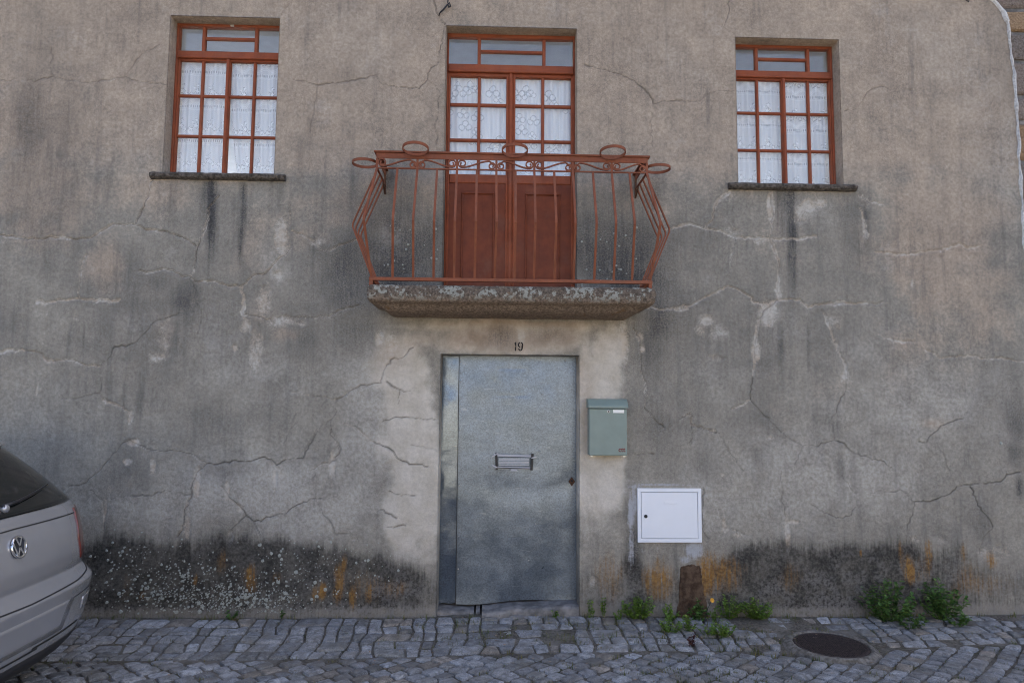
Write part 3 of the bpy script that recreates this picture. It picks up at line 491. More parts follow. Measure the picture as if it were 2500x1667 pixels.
VEIL = [(-1.558,0.893,0.835,0.352,0.75),(-0.897,1.545,0.36,0.656,0.6),(-2.635,0.763,0.632,0.221,0.5),(-1.689,1.801,0.423,0.23,0.45),(2.601,1.039,1.154,0.396,0.5),(3.474,1.476,0.899,0.404,0.45),(1.787,0.839,0.502,0.261,0.5),(1.737,1.832,0.306,0.269,0.35),(-1.621,2.636,0.198,0.27,0.4),(4.108,3.609,0.432,1.083,0.35),(3.789,4.441,0.908,0.443,0.3),(2.525,3.081,0.28,0.176,0.5),(-2.685,3.54,0.528,0.553,0.2),(-1.072,4.424,0.547,0.43,0.25),(1.497,4.273,0.423,0.435,0.25),(-3.246,1.462,0.444,0.387,0.3),(2.836,1.944,0.38,0.306,0.35)]
STREAKS = [(-2.14,3.223,2.494,0.043,1.3),(-2.174,3.223,2.763,0.073,0.66),(-1.918,3.21,2.497,0.03,1.12),(-1.924,2.631,2.296,0.033,0.57),(-1.71,3.249,2.838,0.033,0.29),(-2.42,3.201,2.894,0.033,0.29),(2.372,3.237,2.349,0.047,1.3),(2.319,3.236,2.832,0.087,0.66),(2.255,2.348,1.736,0.037,0.93),(2.495,2.299,1.907,0.027,1.12),(2.969,3.23,2.494,0.057,0.66),(2.06,1.802,1.467,0.02,0.93),(2.06,1.334,0.938,0.05,0.75),(2.695,1.304,0.94,0.04,0.75),(2.796,1.271,0.941,0.027,0.66),(1.62,3.1,2.614,0.033,0.57),(-2.726,1.857,1.305,0.027,0.75),(-2.62,1.792,1.435,0.027,1.03),(-3.152,1.755,1.56,0.017,0.57),(-3.04,2.182,1.952,0.013,0.84),(-3.539,3.522,2.742,0.04,0.46),(-3.469,3.974,2.878,0.033,0.38),(-3.658,3.349,2.275,0.033,0.38),(-2.939,3.363,2.886,0.04,0.33),(-1.487,3.565,3.219,0.027,0.46),(-1.419,3.741,3.393,0.027,0.38),(3.699,2.574,2.158,0.027,0.42),(3.124,1.34,0.843,0.02,0.46),(3.417,1.746,1.142,0.02,0.38),(1.421,2.337,1.396,0.033,0.46),(-0.962,2.781,2.107,0.047,0.57),(-1.186,1.379,1.12,0.017,0.38),(3.024,2.357,2.083,0.017,0.57)]
PLINTH = [(-4.185,0.588),(-3.001,0.558),(-2.625,0.568),(-2.247,0.581),(-1.803,0.591),(-1.546,0.559),(-1.289,0.528),(-1.032,0.487),(-0.773,0.433),(-0.514,0.386),(-0.352,0.354),(0.689,0.322),(0.919,0.354),(1.084,0.514),(1.182,0.354),(1.579,0.354),(1.78,0.476),(2.049,0.554),(2.217,0.58),(2.451,0.531),(2.687,0.564),(2.888,0.516),(3.126,0.548),(3.363,0.522),(3.602,0.549),(3.803,0.467),(4.114,0.402),(4.622,0.386)]
PLINTH_S = [(-4.166,1.0),(-2.989,1.0),(-1.348,0.95),(-0.868,0.95),(-0.514,0.75),(-0.352,0.5),(0.689,0.45),(0.985,0.5),(1.116,0.8),(1.248,0.5),(1.645,0.65),(1.844,0.95),(2.916,0.95),(3.423,0.7),(3.763,0.5),(4.111,0.4),(4.62,0.4)]

# ------------------------------------------------------------------ street
def zg(x, y):
    y = np.asarray(y, float)
    a = -.055*np.clip(-y/.60, 0, 1)**.9; b = .030*np.clip(-y-.60, 0, 2.2)
    return a + b + .006*np.sin(np.asarray(x)*1.7+1) 
gx = np.concatenate([np.linspace(-40,-6,18), np.arange(-5.8,6,.05), np.linspace(6.2,40,18)])
gy = np.concatenate([np.linspace(-45,-4,22), np.arange(-3.9,.3,.05), [.35]])
GX, GY = np.meshgrid(gx, gy)
GZ = zg(GX, GY) - .012 + .008*(fbm(GX*6, GY*6, 3)-.5)
bury = .6*np.exp(-(((GX-.36)/.42)**2 + ((GY+.33)/.17)**2)**2)
bury2 = np.exp(-(((GX-2.1)/.3)**2 + ((GY+.12)/.14)**2)**1.5)
GZ += .012*np.maximum(bury, bury2)*(.5+fbm(GX*5, GY*5, 8))
me = grid_mesh('street', np.stack([GX, GY, GZ], -1), len(gx), len(gy))
street = tag(mk('street', me, M['soil'], smooth=True), 'cobbled street of grey granite setts running along the house', 'street', kind='structure')

# unseen sunlit wall behind the viewer, added for warm bounce and reflections
ow = MB(); ow.box(-22,22,-10.4,-10.0,-.3,2.5); ow.box(-22,22,-10.46,-9.94,2.5,2.6)
tag(ow.build('bounce_wall', mat_simple('limewash', (.30,.275,.225), (.38,.35,.29), 2, .95)), 'unseen limewashed wall added across the street for warm bounce light', 'wall', kind='structure')

MH = (2.335, -.515)                                    # manhole
setts = []
def sett_geo(c4, z0, tilt, tint):
    """irregular granite sett from 4 corners: rounded 8-gon block with domed top"""
    c = np.mean(c4, 0); pts = []
    for i in range(4):
        p, q, o = c4[i], c4[(i+1)%4], c4[i-1]
        cut = random.uniform(.06, .30)
        pts += [p+(o-p)*cut*.55, p+(q-p)*cut*.55]
    pts = np.array(pts); V = []
    for sc, dz in ((1., -.06), (.99, -.012), (.90, -.001)):
        for p in pts:
            d = c+(p-c)*sc; V.append((d[0], d[1], z0(d)+dz+tilt[0]*(d[0]-c[0])+tilt[1]*(d[1]-c[1])+(random.uniform(-.002,.002) if dz > -.05 else 0)))
    for p in pts[::2]:
        d = c+(p-c)*.5; V.append((d[0], d[1], z0(d)+random.uniform(-.001,.005)+tilt[0]*(d[0]-c[0])+tilt[1]*(d[1]-c[1])))
    F = []
    for r in (0, 8):
        for k in range(8): F.append((r+k, r+(k+1)%8, r+8+(k+1)%8, r+8+k))
    for k in range(4):
        a, b = 16+2*k, 16+2*k+1; F.append((a, b, 24+k)); F.append((b, 16+(2*k+2)%8, 24+(k+1)%4, 24+k))
    F.append((24,25,26,27))
    return V, F, tint
def sett_tint():
    k = random.random(); b = random.uniform(.72, 1.25)
    if k < .09: c = (.26,.235,.205)
    elif k < .22: c = (.205,.205,.20)
    elif k < .34: c = (.31,.32,.335)
    else: c = (.268,.272,.278)
    return tuple(v*b*1.06 for v in c)
def add_sett(c4):
    c4 = [np.array(p) for p in c4]; c = np.mean(c4, 0)
    if math.hypot(c[0]-MH[0], c[1]-MH[1]) < .335: return
    w = [np.linalg.norm(c4[i]-c4[(i+1)%4]) for i in range(4)]
    if min(w) < .045: return
    j = random.uniform(.004, .0095)
    c4 = [p+(c-p)/np.linalg.norm(c-p)*j*1.35 for p in c4]
    sink = .0
    if abs(c[0]-.36) < .5 and -.5 < c[1] < -.14: sink = random.choice([0,0,.006,.012,.018])*max(0, 1-abs(c[0]-.36)/.5)
    if abs(c[0]-2.1) < .32 and c[1] > -.26: sink = random.choice([0,.008,.016])
    if c[1] > -.4 and 1.9 < c[0] < 2.75: sink = max(sink, random.choice([0,.004,.012]))
    tl = (random.gauss(0,.02), random.gauss(0,.02)); h = random.uniform(-.006,.006)
    setts.append((c, sett_geo(c4, lambda d: float(zg(d[0], d[1]))+h-sink, tl, sett_tint())))
# three rows beside the wall, square to it
def gut(x): return -.615 + .032*x + .012*math.sin(x*2.1)
xs = [-6.0]
while xs[-1] < 6: xs.append(xs[-1]+random.uniform(.080,.125))
rows = [.055, .25, .44, .63, .82, 1.]
nd = [[np.array((x+random.gauss(0,.015), gut(x)*y+random.uniform(-.014,.014))) for x in xs] for k, y in enumerate(rows)]
for k in range(5):
    i = 0
    while i < len(xs)-2:
        e = 2 if random.random() < .10 else 1
        a, b, c, d = nd[k+1][i], nd[k+1][i+e], nd[k][i+e], nd[k][i]
        if e == 1 and random.random() < .12:
            m1, m2 = (a+d)/2, (b+c)/2; add_sett([a, b, m2, m1]); add_sett([m1, m2, c, d])
        else: add_sett([a, b, c, d])
        i += e
# the roadway beyond the gutter: laid on the diagonal, courses broken
ca, sa = math.cos(math.radians(43)), math.sin(math.radians(43)); n_b = 0
for r in range(-68, 68):
    off = random.uniform(0, .1); t = -7.4+off; W_ = .100
    us = []
    while t < 7.4: us.append(t); t += random.uniform(.095,.14)
    j0 = [random.uniform(-.008,.008) for _ in us]; j1 = [random.uniform(-.008,.008) for _ in us]
    for i in range(len(us)-1):
        q = []
        for u_, v_ in ((us[i], r*W_+j0[i]), (us[i+1], r*W_+j0[i+1]), (us[i+1]+j1[i], (r+1)*W_+j1[i+1]), (us[i]+j1[i-1], (r+1)*W_+j1[i])):
            x = ca*u_-sa*v_; y = sa*u_+ca*v_-1.2
            q.append(np.array((x + .02*math.sin(y*5), y + .018*math.sin(x*3.1))))
        c = np.mean(q, 0)
        if abs(c[0]) > 5.2 or c[1] < -3.4: continue
        lim = gut(c[0])-.008
        if c[1] > lim-.03: continue
        q = [np.array((p[0], min(p[1], lim-random.uniform(0,.008)))) for p in q]
        add_sett(q)
# the 300 that show largest are parts of their own, the rest one part
cp = Vector((0,-5.22,1.6))
def shown(c):
    d = Vector((c[0], c[1], -.03))-cp; z = d.dot(fwd); u_ = d.dot(rx)/z; v_ = d.dot(ux)/z
    hid = c[0] < -2.55 and c[1] < -.72
    return (1/z**3) if abs(u_) < .752 and v_ > -.503 and not hid else 0
order = sorted(range(len(setts)), key=lambda i: -shown(setts[i][0]))
rest = MB()
for n_, i in enumerate(order):
    V, F, tn = setts[i][1]
    if n_ < 300: MB().add(V, F, tn).build('sett', M['granite'], street, smooth=False)
    else: rest.add(V, F, tn)
tag(rest.build('setts', M['granite'], street, smooth=False), kind='stuff')

# ------------------------------------------------------------------ house
house = tag(empty('house', (0, 0, 0)), 'old two-storey house with stained grey stucco, red windows, iron balcony and metal door', 'house')
OPEN = [(-2.53,-1.68,3.312,4.58), (-.37,.675,2.392,4.555), (1.955,2.805,3.312,4.522), (-.371,.693,-.2,1.938)]
def grid_lines(a, b, step, lo, hi, snaps):
    g = np.concatenate([np.arange(lo, a, .2), np.arange(a, b, step), np.arange(b, hi+.001, .2)])
    for s_ in snaps: g[np.argmin(abs(g-s_))] = s_
    return np.unique(g)
WX = grid_lines(-4.15, 4.34, .008, -9, 4.34, [v for o in OPEN for v in o[:2]])
WZ = grid_lines(-.05, 5.0, .008, -.25, 6.3, [v for o in OPEN for v in o[2:]])
nx, nz = len(WX), len(WZ); X, Z = np.meshgrid(WX, WZ)
def win(x0, x1, z0, z1):
    return slice(max(np.searchsorted(WZ, z0)-1, 0), np.searchsorted(WZ, z1)+1), slice(max(np.searchsorted(WX, x0)-1, 0), np.searchsorted(WX, x1)+1)
wob = fbm(X*3.2, Z*3.2, 21, 4)-.5; wob2 = fbm(X*3.2+40, Z*3.2, 25, 4)-.5
fine = fbm(X*14, Z*14, 31, 4)
def blobs(B, soft=1., warp=.35):
    o = np.zeros_like(X)
    for cx, cz, rx_, rz_, s_ in B:
        w = win(cx-2.6*rx_, cx+2.6*rx_, cz-2.6*rz_, cz+2.6*rz_)
        dx = (X[w]-cx)/rx_+wob[w]*warp*3; dz = (Z[w]-cz)/rz_+wob2[w]*warp*3
        o[w] = np.maximum(o[w], s_*np.exp(-(dx*dx+dz*dz)**soft))
    return o
warm = blobs(WARM, .9); warm = np.clip(np.maximum(warm, sstep(2.9, 3.6, Z)*.75), 0, 1)
dark = blobs(DARK, .9, .4)
for x, z1, z0, w_, s_ in STREAKS:
    z0 -= .18; z1 += .03; w = win(x-4*w_-.03, x+4*w_+.03, z0-.15, z1+.02)
    cxl = x + .02*(vnoise(Z[w]*2.2, Z[w]*0+x*7, 5)-.5)*2
    t_ = (z1-Z[w])/(z1-z0)
    sill_ = z1 > 3.2; prof = (sstep(-.04,.02,t_) if sill_ else sstep(0,.45,t_))*(1-sstep(.1,1.2,t_))*(.65+.7*vnoise(X[w]*60, Z[w]*4, 19))
    dark[w] = np.maximum(dark[w], s_*(.95 if sill_ else .7)*prof*np.exp(-((X[w]-cxl)/w_)**2)*(.7+.6*fine[w]))
# drips under both sills and under the slab
for x0, x1, zt, L_ in ((-2.6,-1.55,3.24,.55), (1.86,2.88,3.24,.5), (-.9,1.2,2.4,.25)):
    w = win(x0, x1, zt-L_, zt); dr = vnoise(X[w]*26, Z[w]*.7, 77); dark[w] = np.maximum(dark[w], .28*sstep(.55,.9,dr)*sstep(zt-L_, zt, Z[w]))
light = blobs(LIGHT, 1., .45); plas = blobs(PLAS, 1.4, .25)
peel = blobs([(.1,2.08,.75,.13,1.),(.15,2.2,.9,.06,1.),(-.72,2.0,.16,.2,.5),(.62,1.75,.12,.2,.6),(.74,1.5,.06,.3,.5)], 1.2)
org = blobs(ORG, 1.2, .5); fresh = blobs(FRE, 1.6, .25); spec = blobs(SPEC, .8, .3)
# plinth damp
pz = np.interp(WX, [p[0] for p in PLINTH], [p[1] for p in PLINTH]); ps = np.interp(WX, [p[0] for p in PLINTH_S], [p[1] for p in PLINTH_S])
edge = pz[None,:] + .16*(fbm(X*5, Z*1.2, 41, 4)-.5) + .05*(vnoise(X*30, Z*3, 45)-.5)
plin = ps[None,:]*sstep(.10, -.15, Z-edge)
soft_ = .4*ps[None,:]*np.exp(-np.clip(Z-edge, 0, 1)/.10)*(fbm(X*9, Z*2, 47)); dark = np.maximum(dark, soft_)
plin *= 1-.55*sstep(.10, .02, Z)*(X > -3)
grime = .55*sstep(.11,.03,Z) + blobs([(2.35,.2,.6,.12,.6),(3.3,.25,.8,.2,.5),(2.9,.12,.5,.1,.6),(-.9,.2,.5,.25,.5),(.95,.15,.3,.2,.5),(-1.6,.15,.4,.1,.3),(1.9,.1,.3,.1,.4)], 1.)*sstep(.42,.6,fbm(X*11, Z*11, 61))
crack = np.zeros_like(X)
def jag(pts, amp):
    out = []
    for (x0,z0),(x1,z1) in zip(pts[:-1], pts[1:]):
        L = math.hypot(x1-x0, z1-z0); n = max(1, int(L/.022)); nxx, nzz = -(z1-z0)/max(L,1e-6), (x1-x0)/max(L,1e-6)
        for k in range(n):
            t_ = k/n; o = random.gauss(0, amp)*(0 if k == 0 else 1); out.append((x0+(x1-x0)*t_+nxx*o, z0+(z1-z0)*t_+nzz*o))
    return out+[pts[-1]]
for d_, l_, w_, pts in CRACKS:
    ph = random.uniform(0, 50)
    jp = jag(pts, .0055)
    for i, ((x0,z0),(x1,z1)) in enumerate(zip(jp[:-1], jp[1:])):
        R = .10 if l_ > .25 else .03
        w = win(min(x0,x1)-R, max(x0,x1)+R, min(z0,z1)-R, max(z0,z1)+R)
        px_, pz_ = X[w]-x0, Z[w]-z0; ex, ez = x1-x0, z1-z0; L2 = ex*ex+ez*ez+1e-9
        t_ = np.clip((px_*ex+pz_*ez)/L2, 0, 1); ax, az = px_-t_*ex, pz_-t_*ez; D = np.hypot(ax, az)
        br = .38+.95*vnoise(np.array([i*.31+ph]), np.array([ph]), 9)[0]
        crack[w] = np.maximum(crack[w], np.clip(d_*(.25+br*.6),0,1)*np.exp(-(D/(.0020+w_*.42*br*br))**2))
        if l_ > 0:
            g_ = vnoise(np.array([i*.13+ph]), np.array([3.]), 13)[0]; hw = .004+.020*l_*g_*g_*1.6
            light[w] = np.maximum(light[w], np.maximum(l_*(.15+.95*g_)*np.exp(-(D/hw)**2), l_*.85*np.exp(-((D-.005)/.005)**2)))
# the house edge against the stone neighbour
EZ = [-1, 2.86, 3.79, 4.27, 4.60, 4.786, 4.86, 4.9, 6.5]; EX = [4.262, 4.250, 4.247, 4.245, 4.225, 4.190, 4.13, 4.09, 4.07]
exz = np.interp(WZ, EZ, EX) + .014*(vnoise(WZ*9, WZ*0, 3)-.5) + .008*(vnoise(WZ*31, WZ*0, 6)-.5)
xc = (WX[:-1]+WX[1:])/2; zc = (WZ[:-1]+WZ[1:])/2
keep = np.ones((nz-1, nx-1), bool); keep &= xc[None,:] < exz[:-1,None]
for x0, x1, z0, z1 in OPEN: keep &= ~((xc[None,:] > x0) & (xc[None,:] < x1) & (zc[:,None] > z0) & (zc[:,None] < z1))
Y = .010*(fbm(X*.9, Z*.9, 51, 3)-.5) + .009*(fbm(X*6, Z*5, 55, 4)-.5) + .003*(fbm(X*22, Z*16, 58, 3)-.5) + .005*crack + .006*sstep(.3,.5,light+.5*(fine-.5))
near_o = np.zeros_like(X)
for x0, x1, z0, z1 in OPEN:
    d = np.maximum(np.maximum(x0-X, X-x1), np.maximum(z0-Z, Z-z1)); near_o = np.maximum(near_o, np.exp(-np.clip(d,0,9)/.05))
Y *= 1-near_o
MAv = np.stack([warm, dark, light, crack], -1); MBv = np.stack([org, plin, plas, spec], -1); MCv = np.stack([fresh, peel, grime, np.clip(blobs(VEIL, .9, .5), 0, 1)], -1)
def col_idx(v, g): return int(np.argmin(abs(g-v)))
Vv = [np.stack([X, Y, Z], -1).reshape(-1,3)]; Aa = [MAv.reshape(-1,4)]; Ab = [MBv.reshape(-1,4)]; Ac = [MCv.reshape(-1,4)]
idx = np.arange(nx*nz).reshape(nz, nx)
q = np.stack([idx[:-1,:-1], idx[:-1,1:], idx[1:,1:], idx[1:,:-1]], -1)[keep]; Q = [q]; base = nx*nz
depths = [.006, .03, .07, .12, .2]
for oi, (x0, x1, z0, z1) in enumerate(OPEN):
    i0, i1, k0, k1 = col_idx(x0,WX), col_idx(x1,WX), col_idx(z0,WZ), col_idx(z1,WZ)
    loop = [(k,i0) for k in range(k0,k1)] + [(k1,i) for i in range(i0,i1)] + [(k,i1) for k in range(k1,k0,-1)] + [(k0,i) for i in range(i1,i0,-1)]
    L = np.array([idx[k,i] for k,i in loop]); prev = L; v0 = Vv[0][L]; cx, cz = (x0+x1)/2, (z0+z1)/2
    for dd in depths:
        nv = v0.copy(); nv[:,1] = dd
        ins = .004 if dd > .005 else .002
        nv[:,0] += np.sign(cx-nv[:,0])*ins; nv[:,2] += np.sign(cz-nv[:,2])*ins
        cur = np.arange(base, base+len(L)); base += len(L)
        Vv.append(nv); 
        a = Aa[0][L].copy(); a[:,3] *= .2; Aa.append(a); Ab.append(Ab[0][L]); Ac.append(Ac[0][L])
        Q.append(np.stack([prev, np.roll(prev,-1), np.roll(cur,-1), cur], -1)); prev = cur
me = raw_mesh('facade_wall', np.concatenate(Vv), np.concatenate(Q))
attr(me, 'ma', np.concatenate(Aa)); attr(me, 'mb', np.concatenate(Ab)); attr(me, 'mc', np.concatenate(Ac))
wall = mk('facade_wall', me, M['wall'], house, smooth=True)
# plain rest of the house: end wall, back, roof, floors (they close it and cast its shade)
mb = MB(); mb.box(-9.3,-9.0,0,8.3,-.3,6.3); mb.box(-9.0,4.1,8.0,8.3,-.3,2.5); mb.box(-9.0,4.1,8.0,8.3,4.78,6.3)
xe = -9.0                                              # unseen rear openings, added tall to brighten the upper rooms and curtains
for a, b in ((-4.5,-1.3), (-1.0,1.3), (1.6,3.9)): mb.box(xe,a,8.0,8.3,2.5,4.78); xe = b
mb.box(xe,4.1,8.0,8.3,2.5,4.78); mb.box(4.1,4.3,.12,8.3,-.3,6.3); mb.build('outer_wall', M['plainwall'], house)
rf = MB(); rf.add([(-9.6,-.45,6.24),(4.6,-.45,6.24),(4.6,4.2,7.75),(-9.6,4.2,7.75),(4.6,8.8,6.24),(-9.6,8.8,6.24),
                   (-9.6,-.45,6.34),(4.6,-.45,6.34),(4.6,4.2,7.87),(-9.6,4.2,7.87),(4.6,8.8,6.34),(-9.6,8.8,6.34)],
                  [(0,1,2,3),(3,2,4,5),(6,7,8,9),(9,8,10,11),(0,1,7,6),(5,4,10,11),(0,3,9,6),(3,5,11,9),(1,2,8,7),(2,4,10,8)])
rf.build('roof', M['roof'], house)
rm = MB()
for x0, x1 in ((-4.6,-1.2), (-1.1,1.4), (1.5,4.0)):
    rm.add([(x0,.22,2.36),(x1,.22,2.36),(x1,8.0,2.36),(x0,8.0,2.36),(x0,.22,4.85),(x1,.22,4.85),(x1,8.0,4.85),(x0,8.0,4.85)],
           [(0,1,2,3),(7,6,5,4),(1,5,6,2),(3,7,4,0)])
rm.box(-2,2,.9,.95,-.2,2.3)
rm.build('room', M['room'], house)
# pale lichen dots on the plinth: thin crusts standing on the stucco
lb = MB(); nl = 0
dens = [(-2.35,.30,.30,.16,1.),(-1.95,.20,.45,.13,2.6),(-1.75,.10,.30,.08,3.),(-2.3,.14,.3,.10,1.6),(-1.35,.30,.35,.16,.7),(-.95,.32,.4,.2,.3),(-2.6,.42,.2,.1,.5),(-1.3,.42,.4,.12,.35)]
while nl < 1300:
    cx, cz, sx, sz, wgt = random.choices(dens, [d[4] for d in dens])[0]
    x, z = random.gauss(cx, sx*.75), random.gauss(cz, sz*.7)
    if not (-3.2 < x < -.42 and .02 < z < .62): continue
    r = min(.014, .0018+random.expovariate(1/.0024)); n = 7; a0 = random.random()*6
    rr = [r*random.uniform(.7,1.2) for _ in range(n)]
    lb.add([(x, -.010, z)] + [(x+rr[k]*math.cos(a0+k*2*math.pi/n), -.0075, z+rr[k]*math.sin(a0+k*2*math.pi/n)) for k in range(n)]
           + [(x+rr[k]*1.05*math.cos(a0+k*2*math.pi/n), .004, z+rr[k]*1.05*math.sin(a0+k*2*math.pi/n)) for k in range(n)],
           [(0,1+k,1+(k+1)%n) for k in range(n)] + [(1+k,1+n+k,1+n+(k+1)%n,1+(k+1)%n) for k in range(n)]); nl += 1
for _ in range(46):      # a few by the balcony
    x = random.choice([random.uniform(-.85,-.4), random.uniform(.7,1.15)]); z = random.uniform(2.45,2.95); r = random.uniform(.003,.010); n = 6
    lb.add([(x, -.009, z)] + [(x+r*math.cos(k*2*math.pi/n), -.007, z+r*random.uniform(.7,1.1)*math.sin(k*2*math.pi/n)) for k in range(n)]
           + [(x+r*math.cos(k*2*math.pi/n), .004, z+r*math.sin(k*2*math.pi/n)) for k in range(n)],
           [(0,1+k,1+(k+1)%n) for k in range(n)] + [(1+k,1+n+k,1+n+(k+1)%n,1+(k+1)%n) for k in range(n)])
tag(lb.build('lichen', M['lich'], house), kind='stuff')
# white mortar run down the corner
me_ = MB(); zz = np.arange(2.5, 5.3, .014); ring = []
for z in zz:
    ex = float(np.interp(z, EZ, EX))+.026*(float(fbm(np.array([z*9.]), np.array([2.]), 4)[0])-.5); w_ = .003+.013*float(vnoise(np.array([z*13.]), np.array([1.]), 4)[0])+(.015 if z > 4.7 else 0); th = .012+.014*float(vnoise(np.array([z*11.]), np.array([5.]), 4)[0])
    if z < 2.9: w_ *= .6
    ring.append([(ex-w_*.9, .006, z), (ex-w_*.5, -th, z), (ex+w_*.45, -th*.9, z), (ex+w_, .03, z)])
V = [p for r_ in ring for p in r_]; F = [(i*4+k, i*4+k+1, i*4+k+5, i*4+k+4) for i in range(len(ring)-1) for k in range(3)]
me_.add(V, F); me_.build('mortar_edge', M['caulk'], house, smooth=True)

# ------------------------------------------------------------------ windows
FY0, FY1 = .105, .150            # frame depth range
def hbar(name, x0, x1, z, w, y0, y1, mat, par): return MB().cbox(x0, x1, y0, y1, z-w/2, z+w/2, .005).build(name, mat, par)
def vbar(name, x, w, z0, z1, y0, y1, mat, par): return MB().cbox(x-w/2, x+w/2, y0, y1, z0, z1, .005).build(name, mat, par)
def pane(x0, x1, z0, z1, par, y=.134):
    t = .0015; k = random.uniform(-.0022,.0022); k2 = random.uniform(-.0022,.0022)      # old panes sit a little out of true
    v = [(x0,y+k,z0),(x1,y-k,z0),(x1,y-k+k2,z1),(x0,y+k+k2,z1)]
    MB().add(v+[(p[0],p[1]+2*t,p[2]) for p in v], [(0,1,2,3),(7,6,5,4),(0,4,5,1),(1,5,6,2),(2,6,7,3),(3,7,4,0)]).build('pane', M['glass'], par)
def transom(par, xs, z0, z1, zmid, y0, y1, ov=.004):
    """three lights above the rail, the middle one halved; xs = left edge, two bars, right edge"""
    for x in xs[1:3]: vbar('muntin', x, .026, z0, z1, y0+.008, y1-.004, M['red'], par)
    hbar('muntin', xs[1]+.013, xs[2]-.013, zmid, .022, y0+.010, y1-.006, M['red'], par)
    pane(xs[0]-ov, xs[1]-.013+ov, z0-ov, z1+ov, par); pane(xs[2]+.013-ov, xs[3]+ov, z0-ov, z1+ov, par)
    pane(xs[1]+.013-ov, xs[2]-.013+ov, z0-ov, zmid-.011+ov, par); pane(xs[1]+.013-ov, xs[2]-.013+ov, zmid+.011-ov, z1+ov, par)
def sash_bars(par, x0, x1, xm, zs, z0, z1, ov=.004):
    """one casement: frame, one upright glazing bar, cross bars, panes"""
    s = MB(); st = .014; y0, y1 = FY0+.006, FY1-.002
    s.cbox(x0, x0+st, y0, y1, z0, z1, .004); s.cbox(x1-st, x1, y0, y1, z0, z1, .004)
    s.cbox(x0+st, x1-st, y0+.001, y1, z0, z0+.014, .004); s.cbox(x0+st, x1-st, y0+.001, y1, z1-.014, z1, .004)
    sh = s.build('sash', M['red'], par)
    vbar('muntin', xm, .021, z0+.014, z1-.014, y0+.006, y1-.004, M['red'], par)
    rowz = [z0+.014]+zs+[z1-.014]
    for z in zs:
        hbar('muntin', x0+st, xm-.0105, z, .020, y0+.008, y1-.006, M['red'], par); hbar('muntin', xm+.0105, x1-st, z, .020, y0+.008, y1-.006, M['red'], par)
    for a, b in zip(rowz[:-1], rowz[1:]):
        pane(x0+st-ov, xm-.0105+ov, a-(ov if a == rowz[0] else -.010+ov), b+(ov if b == rowz[-1] else -.010+ov), par)
        pane(xm+.0105-ov, x1-st+ov, a-(ov if a == rowz[0] else -.010+ov), b+(ov if b == rowz[-1] else -.010+ov), par)
def window(x0, x1, z0, z1, xs, rail, zmid, mull, zs):
    o = .019; f = MB(); x0 += .003; x1 -= .003
    f.cbox(x0, x0+o, FY0, FY1, z0, z1-.003, .004); f.cbox(x1-o, x1, FY0, FY1, z0, z1-.003, .004)
    f.cbox(x0+o, x1-o, FY0+.001, FY1, z1-.003-.022, z1-.003, .004); f.cbox(x0+o, x1-o, FY0+.001, FY1, z0, z0+.02, .004)
    f.cbox(x0+o, x1-o, FY0-.006, FY1, rail[0], rail[1], .006); f.cbox(x0+o, x1-o, FY0-.014, FY1-.01, rail[0]-.010, rail[0]+.006, .004)
    w = f.build('window', M['red'], house)
    transom(w, [x0+o]+xs+[x1-o], rail[1], z1-.003-.022, zmid, FY0, FY1)
    zb, zt = z0+.02, rail[0]-.010
    sash_bars(w, x0+o, mull-.002, xs[0]+.002, zs, zb, zt); sash_bars(w, mull+.002, x1-o, xs[1]-.004, zs, zb, zt)
    MB().cbox(mull-.011, mull+.011, FY0-.008, FY0+.010, zb, zt, .004).build('meeting_stile', M['red'], w)
    # stone sill with a worn nose
    s = MB(); n = 40; sx0, sx1 = x0-.085, x1+.095
    prof = [(.10,.010),(-.03,.004),(-.052,-.004),(-.058,-.016),(-.050,-.034),(-.030,-.044),(.0,-.046)]
    V = []; F = []
    for i in range(n+1):
        x = sx0+(sx1-sx0)*i/n
        for (y, dz) in prof: V.append((x+random.uniform(-.002,.002), y*(1 if y > 0 else 1+.06*random.uniform(-1,1)) + (0 if 0 < i < n or y > 0 else .012), z0-.006+dz+random.uniform(-.0025,.0025)))
    k = len(prof)
    for i in range(n):
        for j in range(k-1): F.append((i*k+j, (i+1)*k+j, (i+1)*k+j+1, i*k+j+1))
    F += [tuple(range(k)), tuple(n*k+j for j in range(k-1,-1,-1))]
    s.add(V, F).build('sill', M['sill'], w)
    return w
W1 = window(-2.53,-1.68,3.312,4.58, [-2.316,-1.900], (4.296,4.348), 4.463, -2.111, [3.655,3.985])
W3 = window(1.955,2.805,3.312,4.522, [2.172,2.604], (4.247,4.297), 4.405, 2.389, [3.632,3.945])
MB().box(-2.10,-2.075,.09,.102,4.553,4.566).build('wedge', M['putty'], W1)

